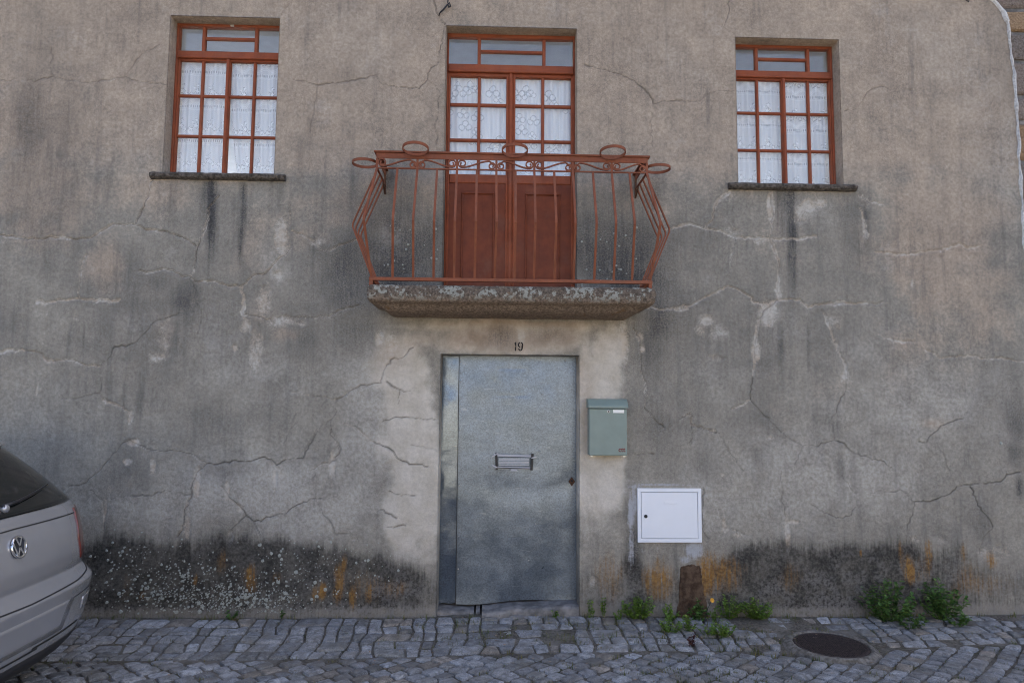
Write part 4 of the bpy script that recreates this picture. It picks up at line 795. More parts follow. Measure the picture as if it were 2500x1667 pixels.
# ------------------------------------------------------------------ balcony door
x0, x1, zb, zt = -.366, .671, 2.395, 4.551; o = .012
f = MB(); f.cbox(x0, x0+o, FY0, FY1, zb, zt, .004); f.cbox(x1-o, x1, FY0, FY1, zb, zt, .004); f.cbox(x0+o, x1-o, FY0+.001, FY1, zt-.03, zt, .004)
f.cbox(x0+o, x1-o, FY0-.008, FY1, 4.236, 4.292, .006); f.cbox(x0+o, x1-o, FY0-.018, FY1-.01, 4.222, 4.240, .005)
BD = f.build('balcony_door', M['red'], house)
transom(BD, [x0+o, -.108, .420, x1-o], 4.292, zt-.03, 4.412, FY0, FY1)
mid = .152
for a, b, xm in ((x0+o, mid-.003, -.104), (mid+.003, x1-o, .412)):
    st = .018; g = MB(); y0, y1 = FY0+.006, FY1
    g.cbox(a, a+st, y0, y1, zb+.012, 4.222, .004); g.cbox(b-st, b, y0, y1, zb+.012, 4.222, .004); g.cbox(a+st, b-st, y0+.001, y1, 4.196, 4.222, .004)
    g.cbox(a+st, b-st, y0+.001, y1, 3.312, 3.385, .006); leaf = g.build('door_leaf', M['red'], BD)
    # solid lower half: flat board, rail and a moulded panel
    MB().box(a+st, b-st, y0+.010, y1-.004, zb+.012, 3.312).build('door_panel', M['darkred'], BD)
    p0, p1 = a+.118, b-.118 if a < 0 else b-.105
    for q in ((p0, p1, 3.222, 3.240), (p0, p1, 2.53, 2.545)): MB().cbox(q[0], q[1], y0-.002, y0+.012, q[2], q[3], .006).build('moulding', M['darkred'], BD)
    for q in ((p0, p0+.017), (p1-.017, p1)): MB().cbox(q[0], q[1], y0-.0015, y0+.012, 2.545, 3.222, .006).build('moulding', M['darkred'], BD)
    vbar('muntin', xm, .024, 3.385, 4.196, y0+.006, y1-.006, M['red'], BD)
    rz = [3.385, 3.668, 3.962, 4.196]
    for z in rz[1:3]:
        hbar('muntin', a+st, xm-.012, z, .024, y0+.008, y1-.008, M['red'], BD); hbar('muntin', xm+.012, b-st, z, .024, y0+.008, y1-.008, M['red'], BD)
    for k in range(3):
        lo, hi = rz[k]+(.008 if k else -.004), rz[k+1]-(.008 if k < 2 else -.004)
        pane(a+st-.004, xm-.008, lo, hi, BD); pane(xm+.008, b-st+.004, lo, hi, BD)
for dx, w_, y in ((-.028,.018,.004), (0,.022,-.008), (.028,.018,.002)):
    MB().cbox(mid+dx-w_/2, mid+dx+w_/2, FY0+y, FY0+y+.02, zb+.012, 4.222, .005).build('meeting_stile', M['red'], BD)
MB().cbox(x0+.004, x1-.004, FY0-.02, FY1, zb-.006, zb+.012, .004).build('threshold', M['darkred'], BD)

# ------------------------------------------------------------------ curtains
def lace_val(u, v, kind):
    """thread density of the lace at u, v (metres)"""
    if kind == 'band':
        p, q = .125, .285
        uu = (u/p) % 1; vv = (v/q) % 1; r = np.full_like(u, .77)
        r += .05*np.sin(v*900)*np.sin(u*900)
        cx = uu-.5
        for fx, fv, fr in ((0,.63,.17), (-.32,.53,.13), (.32,.53,.13), (.05,.80,.10), (-.2,.74,.07)):
            dx, dv = (cx-fx)*p, (vv-fv)*q; rr = np.hypot(dx, dv)/(fr*p); an = np.arctan2(dv, dx)
            pet = .78+.24*np.cos(5*an+fx*9); r = np.where((rr < pet) & (rr > .3*pet), .96, r); r = np.where((rr < .22) , .99, r); r = np.where((rr >= pet) & (rr < pet+.22), .32, r)
        sc = .35+.07*np.cos(2*np.pi*uu)
        for o_, th in ((0,.02), (-.055,.014), (.05,.012)): r = np.where(abs(vv-sc-o_) < th, .95, r)
        r = np.where((vv > .13) & (vv < .235), .88, r); sl = ((u/.0155) % 1 < .42) & (vv > .15) & (vv < .215); r = np.where(sl, .2, r)
        r = np.where((vv < .10) & (vv > .085), .9, r)
        return r
    r = .86+.08*vnoise(u*160, v*1.5, 3)
    g = np.random.default_rng(5)
    for k in range(46):
        fx, fv, fr = g.uniform(-.5,.5), g.uniform(0,.85), g.uniform(.014,.026)
        for s_ in range(3):
            dx, dv = u-(fx+(s_-1)*fr*1.3), v-(fv+(s_%2)*fr*1.5); rr = np.hypot(dx, dv)/fr; an = np.arctan2(dv, dx)
            r = np.where((rr < .75+.25*np.cos(5*an)) & (rr > .2), .99, r); r = np.where((rr < 1.2) & (rr > .95), .5, r)
    return r
def curtain(label, xa, xb, z0, z1, kind, xa_low=None, xb_low=None, ph=0.):
    nx_, nz_ = int((xb-xa)/.005)+1, int((z1-z0)/.005)+1
    s, t = np.meshgrid(np.linspace(0,1,nx_), np.linspace(0,1,nz_))      # t: 0 bottom .. 1 top
    k = (1-t)**1.6
    L_ = xa + (0 if xa_low is None else (xa_low-xa))*k; R_ = xb + (0 if xb_low is None else (xb_low-xb))*k
    x = L_+(R_-L_)*s; z = z0+(z1-z0)*t
    y = .163+.007*np.sin(s*(xb-xa)*62+ph+.5*np.sin(z*3)) + .004*np.sin(s*(xb-xa)*131+2*ph) + .008*(vnoise(x*4, z*1.2, 7)-.5)
    me = grid_mesh('curtain', np.stack([x, y, z], -1), nx_, nz_)
    u = s*(xb-xa)*1.06 - (xb-xa)*.53
    d = lace_val(u + ph*.03, z-z0+ph*.02, kind)
    c = np.stack([d, d, d, np.ones_like(d)], -1); attr(me, 'lace', c)
    return tag(mk('curtain', me, M['lace'], smooth=True), label, 'curtain', 'lace curtains behind the upper windows')
curtain('white lace curtain behind left half of the window above the car', -2.50,-2.105,3.30,4.33,'band', ph=.3)
curtain('white lace curtain swept aside at its foot, in the left window', -2.118,-1.70,3.30,4.33,'band', xa_low=-2.02, ph=1.4)
curtain('white lace curtain behind left half of the right window', 1.975,2.395,3.30,4.29,'band', ph=3.1)
curtain('white lace curtain behind right half of the right window', 2.385,2.80,3.30,4.29,'band', ph=5.0)
curtain('sheer floral curtain behind left leaf of the balcony door', -.345,.160,3.30,4.26,'sheer', ph=.9)
curtain('sheer floral curtain behind right leaf of the balcony door', .145,.655,3.30,4.26,'sheer', ph=2.2)

# ------------------------------------------------------------------ balcony
levels = [(2.392,.985,-.425),(2.391,1.005,-.450),(2.382,1.018,-.464),(2.36,1.024,-.470),(2.32,1.024,-.470),(2.292,1.020,-.464),(2.277,1.008,-.45),(2.270,.985,-.42),(2.266,.958,-.39),(2.258,.950,-.378),(2.245,.935,-.36),(2.228,.912,-.325),(2.216,.89,-.27),(2.211,.87,-.20),(2.211,.85,-.10),(2.212,.838,-.0)]
V = []; F = []; ns = 26; nf = 110; k = 2*ns+nf+1
for li, (z, hw, fy) in enumerate(levels):
    rad = min(.035, abs(fy)*.4)
    for j in range(k):
        if j < ns: x, y = -hw, .02+(fy-.02)*j/ns
        elif j <= ns+nf: x, y = -hw+2*hw*(j-ns)/nf, fy
        else: x, y = hw, fy+(.02-fy)*(j-ns-nf)/ns
        dx = hw-abs(x); dy = y-fy                                   # round the corner
        if dx < rad and dy < rad:
            vx, vy = rad-dx, rad-dy; d_ = math.hypot(vx, vy)
            if d_ > rad: x = math.copysign(hw-rad+vx*rad/d_, x); y = fy+rad-vy*rad/d_
        nz_ = .012*(float(vnoise(np.array([x*9+z*30]), np.array([y*9+z*22]), 3)[0])-.5) + .006*(float(vnoise(np.array([x*40]), np.array([z*60+y*40]), 5)[0])-.5)
        V.append((.157+x*(1+nz_*.4), min(.02, y*(1+nz_)), z+nz_*.35))
for li in range(len(levels)-1):
    for j in range(k-1): F.append((li*k+j, li*k+j+1, (li+1)*k+j+1, (li+1)*k+j))
V.append((.157,.02,2.394)); F += [(j+1, j, len(V)-1) for j in range(k-1)]
slab = MB().add(V, F).build('balcony_slab', M['slab'], house, smooth=True)

IR = M['iron']
tx0, tx1, by0, by1 = -.822, 1.134, -.842, 1.149; YF = -.40
def path_rail(name, zc, w, h, x_0, x_1, yo=0., par=None):
    m_ = MB(); y = YF+yo
    m_.box(x_0-w/2, x_1+w/2, y-w/2, y+w/2, zc-h/2, zc+h/2)
    for x in (x_0, x_1): m_.box(x-w/2, x+w/2, y+w/2, .01, zc-h/2, zc+h/2)
    return m_.build(name, IR, par, bevel=.002)
rail = path_rail('balcony_railing', 3.364, .042, .012, tx0, tx1, par=house)
path_rail('rail_web', 3.337, .010, .041, tx0, tx1, -.004, rail)
path_rail('middle_rail', 3.246, .014, .010, tx0, tx1, 0., rail)
path_rail('bottom_rail', 2.440, .030, .024, by0, by1, 0., rail)
barx = [-.675,-.532,-.390,-.247,-.104,.037,.176,.312,.456,.593,.738,.876,1.006]
def bar(p, nrm): MB().tube(p, 0, flat=(.0160,.009), up=nrm).build('baluster', IR, rail)
zk = 2.835
for i, x in enumerate(barx):
    j = random.uniform(-.004,.004); zt_ = 3.317 if i % 2 else 3.246
    xb_ = by0+(by1-by0)*(x-tx0)/(tx1-tx0)
    pts = [(x, YF, zt_), (x, YF, 3.246), (x+j, YF-.165, zk+.012), (x+j, YF-.168, zk-.012), (xb_, YF, 2.45)]
    bar(pts if i % 2 else pts[1:], (0,1,0))
for sx, x_t, x_b in ((-1, tx0, by0), (1, tx1, by1)):
    bar([(x_t, YF, 3.317), (x_t, YF, 3.246), (x_t+sx*.055, YF-.155, zk+.01), (x_t+sx*.055, YF-.157, zk-.012), (x_b, YF, 2.45)], (0,1,0))
    for y in (-.375, -.265, -.155, -.055):
        bar([(x_t, y, 3.246), (x_t+sx*.165, y, zk+.012), (x_t+sx*.167, y, zk-.012), (x_b, y, 2.45)], (1,0,0))
    MB().box(x_b-.012, x_b+.012, YF-.012, YF+.012, 2.38, 2.428).build('foot', IR, rail)
    MB().tube([(x_b, YF+.03, 2.44), (x_b-sx*.05, YF+.06, 2.388)], 0, flat=(.016,.01)).build('foot', IR, rail)
    MB().tube([(x_t, -.02, 3.33), (x_t, -.004, 3.18), (x_t, -.10, 3.24)], 0, flat=(.03,.012), up=(1,0,0)).build('wall_bracket', M['rust'], rail)
# S-scrolls between the through bars
nodes = [tx0]+[barx[i] for i in range(1,13,2)]+[tx1]
def spiral(cx, cz, r0_, r1_, a0, turns, n=26):
    return [(cx+(r0_+(r1_-r0_)*k/n)*math.cos(a0+turns*2*math.pi*k/n), cz+(r0_+(r1_-r0_)*k/n)*math.sin(a0+turns*2*math.pi*k/n)) for k in range(n+1)]
for i in range(7):
    a, b = nodes[i]+.010, nodes[i+1]-.010; zl, zh = 3.252, 3.316; rr = .026
    up_left = i % 2 == 0
    # left curl high, right curl low (mirrored on alternate panels)
    s1 = spiral(a+rr, zh-rr-.002, .006, rr, math.radians(-60), 1.25)       # grows outwards, ends heading down
    s1 = s1[:]; ctr = []
    L1 = [(a+rr+rr*math.cos(t_), zh-rr-.002+rr*math.sin(t_)) for t_ in np.linspace(math.radians(30), math.radians(270), 16)]
    in1 = [(a+rr+r_*math.cos(t_), zh-rr-.002+r_*math.sin(t_)) for r_, t_ in zip(np.linspace(.007, rr, 18), np.linspace(math.radians(-250), math.radians(30), 18))]
    rs = .022; c2 = (b-rs, zl+rs+.002)
    L2 = [(c2[0]+rs*math.cos(t_), c2[1]+rs*math.sin(t_)) for t_ in np.linspace(math.radians(110), math.radians(-90-60), 18)]
    in2 = [(c2[0]+r_*math.cos(t_), c2[1]+r_*math.sin(t_)) for r_, t_ in zip(np.linspace(rs, .006, 18), np.linspace(math.radians(-150), math.radians(-430), 18))]
    e1 = L1[-1]; s2 = (b-rs*1.9, zh-.006)
    body = [(e1[0]+(s2[0]-e1[0])*t_, e1[1]+(s2[1]-e1[1])*(3*t_*t_-2*t_**3)) for t_ in np.linspace(.06,1,16)]
    pts = in1+L1[1:]+body+L2[1:]+in2[1:]
    if not up_left: pts = [(a+b-x, z) for x, z in pts]
    MB().tube([(x, YF, z) for x, z in pts], 0, flat=(.009,.014), up=(0,1,0)).build('scroll', IR, rail)
for (cx, cy, cz) in ((-.535,-.515,3.352), (.166,-.518,3.352), (.862,-.52,3.352), (-.928,-.30,3.315), (1.240,-.30,3.315)):
    R_ = .093; m_ = MB(); n = 40; V = []; F = []
    for kx in range(n):
        t_ = 2*math.pi*kx/n; ct, st = math.cos(t_), math.sin(t_)
        tl = .10*st if cy < -.4 else 0
        for r_, dz in ((R_,-.010),(R_,.010),(R_-.006,.010),(R_-.006,-.010)): V.append((cx+r_*ct, cy+r_*st, cz+dz-tl*R_*1.2))
    for kx in range(n):
        q = (kx+1)%n
        for s_ in range(4): F.append((kx*4+s_, q*4+s_, q*4+(s_+1)%4, kx*4+(s_+1)%4))
    m_.add(V, F).build('pot_ring', IR, rail)

# ------------------------------------------------------------------ sheet-metal entry door
def sheet(name, x0, x1, y, zb0, zb1, zt, par, seed, amp):
    nx_, nz_ = 110 if x1-x0 > .5 else 24, 220
    s, t = np.meshgrid(np.linspace(0,1,nx_), np.linspace(0,1,nz_)); x = x0+(x1-x0)*s
    zb = zb0+(zb1-zb0)*s+.006*np.sin(s*9+seed); z = zb+(zt-zb)*t
    yy = y + amp*(fbm(x*2.2, z*1.6, seed, 3)-.5)*2 + amp*.35*(fbm(x*8, z*6, seed+5, 3)-.5)
    yy += .010*np.exp(-((z-.92+.05*np.sin(x*6))/.09)**2)*(fbm(x*3, z*2, seed+9)-.2)          # a long dent across
    yy -= .012*np.exp(-(z-zb)/.06)*np.sin(s*7+1)*.5                                     # lifted bottom edge
    if x1-x0 > .5:                                                                # ghost of a blocked spy-hole frame
        e = np.maximum(abs(x-.185)/.115, abs(z-1.73)/.105); yy += .0012*np.exp(-((e-1)/.10)**2)
    V = np.stack([x, yy, z], -1)
    return mk(name, grid_mesh(name, V, nx_, nz_), M['zinc' if x1-x0 > .5 else 'zinc2'], par, smooth=True)
ED = sheet('entry_door', -.236, .688, .150, .038, .078, 1.936, house, 3, .009)
sheet('side_sheet', -.368, -.222, .158, .040, .044, 1.937, ED, 12, .013)
MB().box(-.2385,-.2345,.136,.160,.044,1.936).build('lap_shadow', M['gap'], ED)  # dark strip standing in for the shadow at the sheet lap
bk = MB().box(-.366,.688,.178,.195,.02,1.937).build('door_core', M['gap'], ED)
def rivet(x, z): MB().lathe([(.0055,.008),(.0052,.002),(.003,-.001),(.0003,-.002)], (x, .140, z), 'y', 8).build('rivet', M['steel'], ED)
for z in (1.885,1.80,1.733,1.60,1.545,1.36,1.17,.93,.83,.545,.30): rivet(-.222+random.uniform(-.004,.004), z)
for x, z in ((.418,1.64),(.395,1.195),(.37,.64),(.32,.365),(.60,1.90),(.25,1.92)): rivet(x, z)
# taped letter slot
slot = MB().cbox(.075,.325,.131,.150,1.078,1.150,.004).build('letter_slot', M['zinc'], ED)
for k in range(5): MB().box(.082,.318,.1285,.133,1.088+k*.0115,1.0935+k*.0115).build('slot_rib', M['tape'], slot)
def strip(pts, y, mat='tape', th=.004): 
    MB().prism(pts, y, y+th).build('tape', M[mat], slot)
strip([(.045,1.158),(.350,1.150),(.352,1.166),(.046,1.174)], .1215); strip([(.052,1.062),(.345,1.056),(.345,1.074),(.054,1.080)], .1225)
strip([(.058,1.052),(.076,1.053),(.070,1.182),(.052,1.182)], .1185, 'black'); strip([(.326,1.052),(.345,1.050),(.353,1.178),(.334,1.178)], .1190, 'black')
strip([(.066,1.066),(.335,1.060),(.335,1.066),(.066,1.072)], .1175, 'black')
strip([(.035,1.150),(.075,1.176),(.070,1.183),(.028,1.157)], .1150); strip([(.335,1.140),(.375,1.150),(.373,1.158),(.334,1.149)], .1145); strip([(.03,1.085),(.07,1.066),(.075,1.073),(.036,1.093)], .1140); strip([(.17,1.046),(.23,1.044),(.22,1.058),(.18,1.060)], .1135)
kp = MB().prism([(.625,.964),(.651,.928),(.677,.964),(.651,1.000)], .136, .142).build('lock_plate', M['rust'], ED)
MB().lathe([(.009,.002),(.009,-.004),(.0004,-.0042)], (.651,.1325,.970), 'y', 12).build('keyhole', M['gap'], kp)
# doorstep stones
def stone_block(x0, x1, y0, y1, z0, zl, zr, name, seed):
    n, mq = 30, 10; V = []; F = []
    for i in range(n+1):
        s = i/n; x = x0+(x1-x0)*s; zt_ = zl+(zr-zl)*s + .016*(float(vnoise(np.array([x*14]), np.array([seed+.5]), seed)[0])-.5)
        yf = y0 + .05*(float(vnoise(np.array([x*9]), np.array([seed*3.]), seed)[0])-.5)
        for (y, z) in ((y1, zt_), (yf+.03, zt_-.002), (yf+.012, zt_-.007), (yf, zt_-.02), (yf-.006, z0)): V.append((x, y, z))
    k = 5
    for i in range(n):
        for j in range(k-1): F.append((i*k+j, (i+1)*k+j, (i+1)*k+j+1, i*k+j+1))
    F += [tuple(range(k)), tuple(n*k+j for j in range(k-1,-1,-1))]
    return MB().add(V, F).build(name, M['step'], house)
stone_block(-.035,.686,-.03,.2,-.06,.036,.074,'doorstep',2); stone_block(-.368,-.095,.03,.2,-.06,.030,.022,'doorstep',4); stone_block(-.08,-.05,.07,.2,-.06,.02,.024,'doorstep',6)
stone_block(.02,.66,-.05,.03,-.06,.006,.012,'doorstep',7)
# stencilled number
num = MB(); y0n, y1n = -.0045, .004
num.prism([(.190,2.020),(.196,2.033),(.206,2.034),(.206,2.003),(.196,2.003),(.196,2.021)], y0n, y1n); num.prism([(.196,1.998),(.206,1.998),(.205,1.966),(.195,1.966)], y0n, y1n)
def arc(cx, cz, rx_, rz_, a0, a1, t_): 
    A_ = np.radians(np.linspace(a0, a1, 10)); o_ = [(cx+rx_*math.cos(a), cz+rz_*math.sin(a)) for a in A_]; i_ = [(cx+(rx_-t_)*math.cos(a), cz+(rz_-t_*.8)*math.sin(a)) for a in A_[::-1]]
    num.prism(o_+i_, y0n, y1n)
arc(.2385,2.013,.021,.022,100,262,.010); arc(.2385,2.013,.021,.022,-60,80,.010)
num.prism([(.2493,2.010),(.2600,2.012),(.2560,1.985),(.2450,1.986)], y0n+.0007, y1n); arc(.236,1.988,.020,.022,-120,-8,.010)
num.prism([(.220,1.976),(.230,1.971),(.234,1.980),(.224,1.986)], y0n+.0005, y1n)
num.build('house_number', M['stencil'], house)
# brown mortar fill under the cabinet, and a plugged hole further along
nx_, nz_ = 26, 34; s, t = np.meshgrid(np.linspace(0,1,nx_), np.linspace(0,1,nz_))
xl = 1.400+(1.450-1.400)*t**.7+.034*(fbm(t*6, t*0, 3)-.5); xr = 1.692+(1.612-1.692)*t**.8+.040*(fbm(t*7, t*0+3, 5)-.5)
x = xl+(xr-xl)*s; z = -.03+(.365+.03+.05*(fbm(s*5, s*0, 9)-.5)+.012*np.sin(s*3.1))*t
y = -.016-.010*(vnoise(s*7, t*1.3, 8)-.5)-.008*(fbm(x*30, z*9, 4)-.5); rim = np.minimum(np.minimum(s, 1-s)*9, (1-t)*11); y = np.where(rim < .6, .006, y)
mk('mortar_fill', grid_mesh('mortar_fill', np.stack([x, y, z], -1), nx_, nz_), M['brown'], house, smooth=True)
MB().lathe([(.013,.01),(.012,-.004),(.006,-.008),(.0005,-.008)], (3.98,.0,1.285), 'y', 10).build('wall_plug', M['lich'], house)

# ------------------------------------------------------------------ mailbox
mbx = tag(empty('mailbox', (.894, 0, 1.185)), 'grey-green metal mailbox with dark red lettering beside the door', 'mailbox')
def rel(mb, name, mat, par, org, **k):
    o_ = mb.build(name, mat, par, **k)
    return o_
off = Vector((.894, 0, 1.185))
def shift(o_): o_.data.transform(Matrix.Translation(-off)); return o_
shift(MB().box(.752,1.036,-.108,-.014,1.185,1.532).build('body', M['green'], mbx, bevel=.006))
prof = [(-.122,1.536),(-.122,1.552),(-.116,1.562),(-.082,1.595),(-.07,1.602),(-.05,1.605),(-.014,1.605),(-.014,1.536)]
V = [(.744,y,z) for y,z in prof]+[(1.044,y,z) for y,z in prof]; n = len(prof)
lid = shift(MB().add(V, [tuple(range(n)), tuple(range(2*n-1,n-1,-1))]+[(i,i+n,(i+1)%n+n,(i+1)%n) for i in range(n)]).build('lid', M['green'], mbx, bevel=.002))
shift(MB().box(.762,1.026,-.100,-.020,1.5315,1.5365).build('gap', M['gap'], mbx))
lk = shift(MB().lathe([(.0105,.002),(.0105,-.003),(.0075,-.0035),(.0003,-.0035)], (.897,-.109,1.512), 'y', 16).build('lock', M['steel'], mbx))
shift(MB().lathe([(.0062,.001),(.0060,-.0015),(.0003,-.0016)], (.897,-.1115,1.512), 'y', 12).build('keyhole', M['gap'], lk))
shift(MB().cbox(.931,1.014,-.1115,-.107,1.5005,1.5255,.001).build('name_card', M['paper'], mbx))
for x in (.772,1.016): shift(MB().box(x-.009,x+.009,-.100,-.09,1.176,1.186).build('hinge', M['steel'], mbx))
shift(MB().box(.80,.99,-.014,.002,1.25,1.5).build('wall_plate', M['gap'], mbx))
fc = bpy.data.curves.new('lettering', 'FONT'); fc.body = 'ctt'; fc.size = .05; fc.extrude = .0008; fc.offset = .0007; fc.space_character = .95; fc.align_x = 'RIGHT'
fo = bpy.data.objects.new('tmp', fc); COL.objects.link(fo); bpy.context.view_layer.update()
tm = bpy.data.meshes.new_from_object(fo.evaluated_get(bpy.context.evaluated_depsgraph_get())); bpy.data.objects.remove(fo)
tm.transform(Matrix.Translation((1.022-.894, -.1093, 1.214-1.185)) @ Matrix.Rotation(math.radians(90), 4, 'X'))
tm.materials.clear(); mk('lettering', tm, M['maroon'], mbx)

# ------------------------------------------------------------------ white utility cabinet
cab = tag(empty('utility_cabinet', (1.374, 0, .534)), 'white enamelled utility cabinet set into the wall near the ground', 'cabinet')
off = Vector((1.374, 0, .534))
fr = MB(); a, b, c_, d_ = 1.131,1.617,.534,.934; g = .027
for q in ((a,b,c_,c_+g),(a,b,d_-g,d_),(a,a+g,c_+g,d_-g),(b-g,b,c_+g,d_-g)): fr.box(q[0],q[1],-.020,.03,q[2],q[3])
shift(fr.build('frame', M['white'], cab, bevel=.0015))
cd = shift(MB().box(a+g+.003,b-g-.003,-.0185,.01,c_+g+.003,d_-g-.003).build('door', M['white'], cab, bevel=.002))
shift(MB().box(a+g-.001,b-g+.001,-.006,.012,c_+g-.001,d_-g+.001).build('gap', M['gap'], cab))
shift(MB().lathe([(.013,.004),(.013,-.003),(.010,-.005),(.0004,-.005)], (1.192,-.0195,.727), 'y', 18).build('lock', M['black'], cd))
shift(MB().cbox(1.335,1.435,-.0198,-.017,.816,.836,.001).build('embossed_plate', M['white'], cd))

# ------------------------------------------------------------------ manhole
mh = tag(empty('manhole_cover', (MH[0], MH[1], -.043)), 'round dark iron manhole cover in a rough concrete ring', 'manhole cover')
R_ = .238; V = []; F = []; n = 56
for k in range(n):
    t_ = 2*math.pi*k/n; ct, st = math.cos(t_), math.sin(t_)
    ro = .262+.06*float(vnoise(np.array([ct*2+5]), np.array([st*2+5]), 8)[0])
    for r_, dz in ((R_+.004,-.03),(R_+.004,.004),(R_+.02,.008),(R_+.035,.004),(ro,-.006),(ro+.02,-.03)):
        x, y = r_*ct, r_*st; V.append((x, y, (float(zg(MH[0]+x, MH[1]+y))+.043)*(max(0, r_-R_)/.1 if r_ < R_+.1 else 1) + dz + random.uniform(-.002,.002)))
for k in range(n):
    q = (k+1)%n
    for s_ in range(5): F.append((k*6+s_, q*6+s_, q*6+s_+1, k*6+s_+1))
MB().add(V, F).build('concrete_ring', M['concrete'], mh, smooth=True)
cv = MB().lathe([(R_,-.03),(R_,.0),(R_-.004,.003),(R_-.018,.003),(R_-.020,-.001),(.001,-.001)], (0,0,0), 'z', 48).build('cover', M['iron_cover'], mh)
st_ = MB()
for i in range(-14,15):
    for j in range(-14,15):
        x, y = i*.0155, j*.0155
        if math.hypot(x, y) < R_-.024: st_.cbox(x-.0052, x+.0052, -.005, .005, -.004, .004, .001) if False else st_.add(
            [(x-.0055,y-.0055,-.001),(x+.0055,y-.0055,-.001),(x+.0055,y+.0055,-.001),(x-.0055,y+.0055,-.001),(x-.004,y-.004,.0045),(x+.004,y-.004,.0045),(x+.004,y+.004,.0045),(x-.004,y+.004,.0045)],
            [(4,5,6,7),(0,1,5,4),(1,2,6,5),(2,3,7,6),(3,0,4,7)])
tag(st_.build('stud', M['iron_cover'], cv), kind='stuff')

# ------------------------------------------------------------------ neighbour of ochre granite
nb = tag(empty('neighbour_house', (4.3, .05, 0)), 'house of ochre granite blocks at the right edge, beyond the white mortar line', 'house')
off = Vector((4.3, .05, 0))
shift(MB().box(4.02,12,.045,8.3,-.3,6.3).build('mortar_wall', M['step'], nb))
shift(MB().add([(4.65,-.3,6.3),(12.4,-.3,6.3),(12.4,4.2,7.8),(4.65,4.2,7.8),(4.65,8.7,6.3),(12.4,8.7,6.3)], [(0,1,2,3),(3,2,5,4),(0,3,4),(1,5,2),(0,4,5,1)]).build('roof', M['roof'], nb))
z = -.05; row = 0
while z < 6.1:
    h = random.uniform(.2,.34); x = 4.12+random.uniform(-.03,.05)
    while x < 6.2:
        w_ = random.uniform(.3,.62); g = .016; c = random.choice([(.30,.20,.12),(.27,.19,.13),(.24,.20,.17),(.33,.23,.14),(.22,.19,.165)]); b_ = random.uniform(.8,1.15)
        a0, a1, b0, b1 = x+g, x+w_-g, z+g, z+h-g; jt = lambda: random.uniform(-.014,.014)
        cs = [(a0+jt(), b0+jt()), (a1+jt(), b0+jt()), (a1+jt(), b1+jt()), (a0+jt(), b1+jt())]; cx = sum(p[0] for p in cs)/4; cz = sum(p[1] for p in cs)/4
        p8 = []
        for i in range(4):
            p, q_, r_ = cs[i], cs[(i+1)%4], cs[i-1]
            p8 += [(p[0]+(r_[0]-p[0])*.09, p[1]+(r_[1]-p[1])*.09), (p[0]+(q_[0]-p[0])*.09, p[1]+(q_[1]-p[1])*.09)]
        V = [(u_, .06, v_) for u_, v_ in p8]+[(u_, .034+random.uniform(-.004,.004), v_) for u_, v_ in p8]+[(cx+(u_-cx)*.88, .022+random.uniform(-.006,.004), cz+(v_-cz)*.86) for u_, v_ in p8]+[(cx, .016, cz)]
        F = [(i, (i+1)%8, 8+(i+1)%8, 8+i) for i in range(8)]+[(8+i, 8+(i+1)%8, 16+(i+1)%8, 16+i) for i in range(8)]+[(16+i, 16+(i+1)%8, 24) for i in range(8)]
        shift(MB().add(V, F, tuple(v*b_ for v in c)).build('stone', M['stone'], nb)); x += w_
    z += h; row += 1

# ------------------------------------------------------------------ cables
def cable(label, pts, r): return tag(MB().tube(pts, r, 6).build('cable', M['cable'], smooth=True), label, 'cable')
cable('thin black cable with a knotted end hanging above the balcony door', [(-.356,-.012,5.1),(-.352,-.016,4.86),(-.360,-.022,4.735),(-.352,-.028,4.69),(-.338,-.024,4.70),(-.345,-.016,4.735),(-.362,-.02,4.715),(-.378,-.026,4.69),(-.395,-.024,4.668),(-.415,-.016,4.656),(-.425,-.01,4.645),(-.43,.0,4.63)], [.004,.004,.005,.006,.006,.005,.006,.007,.007,.006,.005,.004])
cable('short loops of dark wire at the top right of the facade', [(3.72,-.012,5.05),(3.735,-.02,4.93),(3.765,-.025,4.895),(3.80,-.02,4.91),(3.82,-.02,4.95),(3.85,-.02,4.885),(3.885,-.02,4.86),(3.90,-.015,4.90),(3.885,-.01,5.05)], .0045)

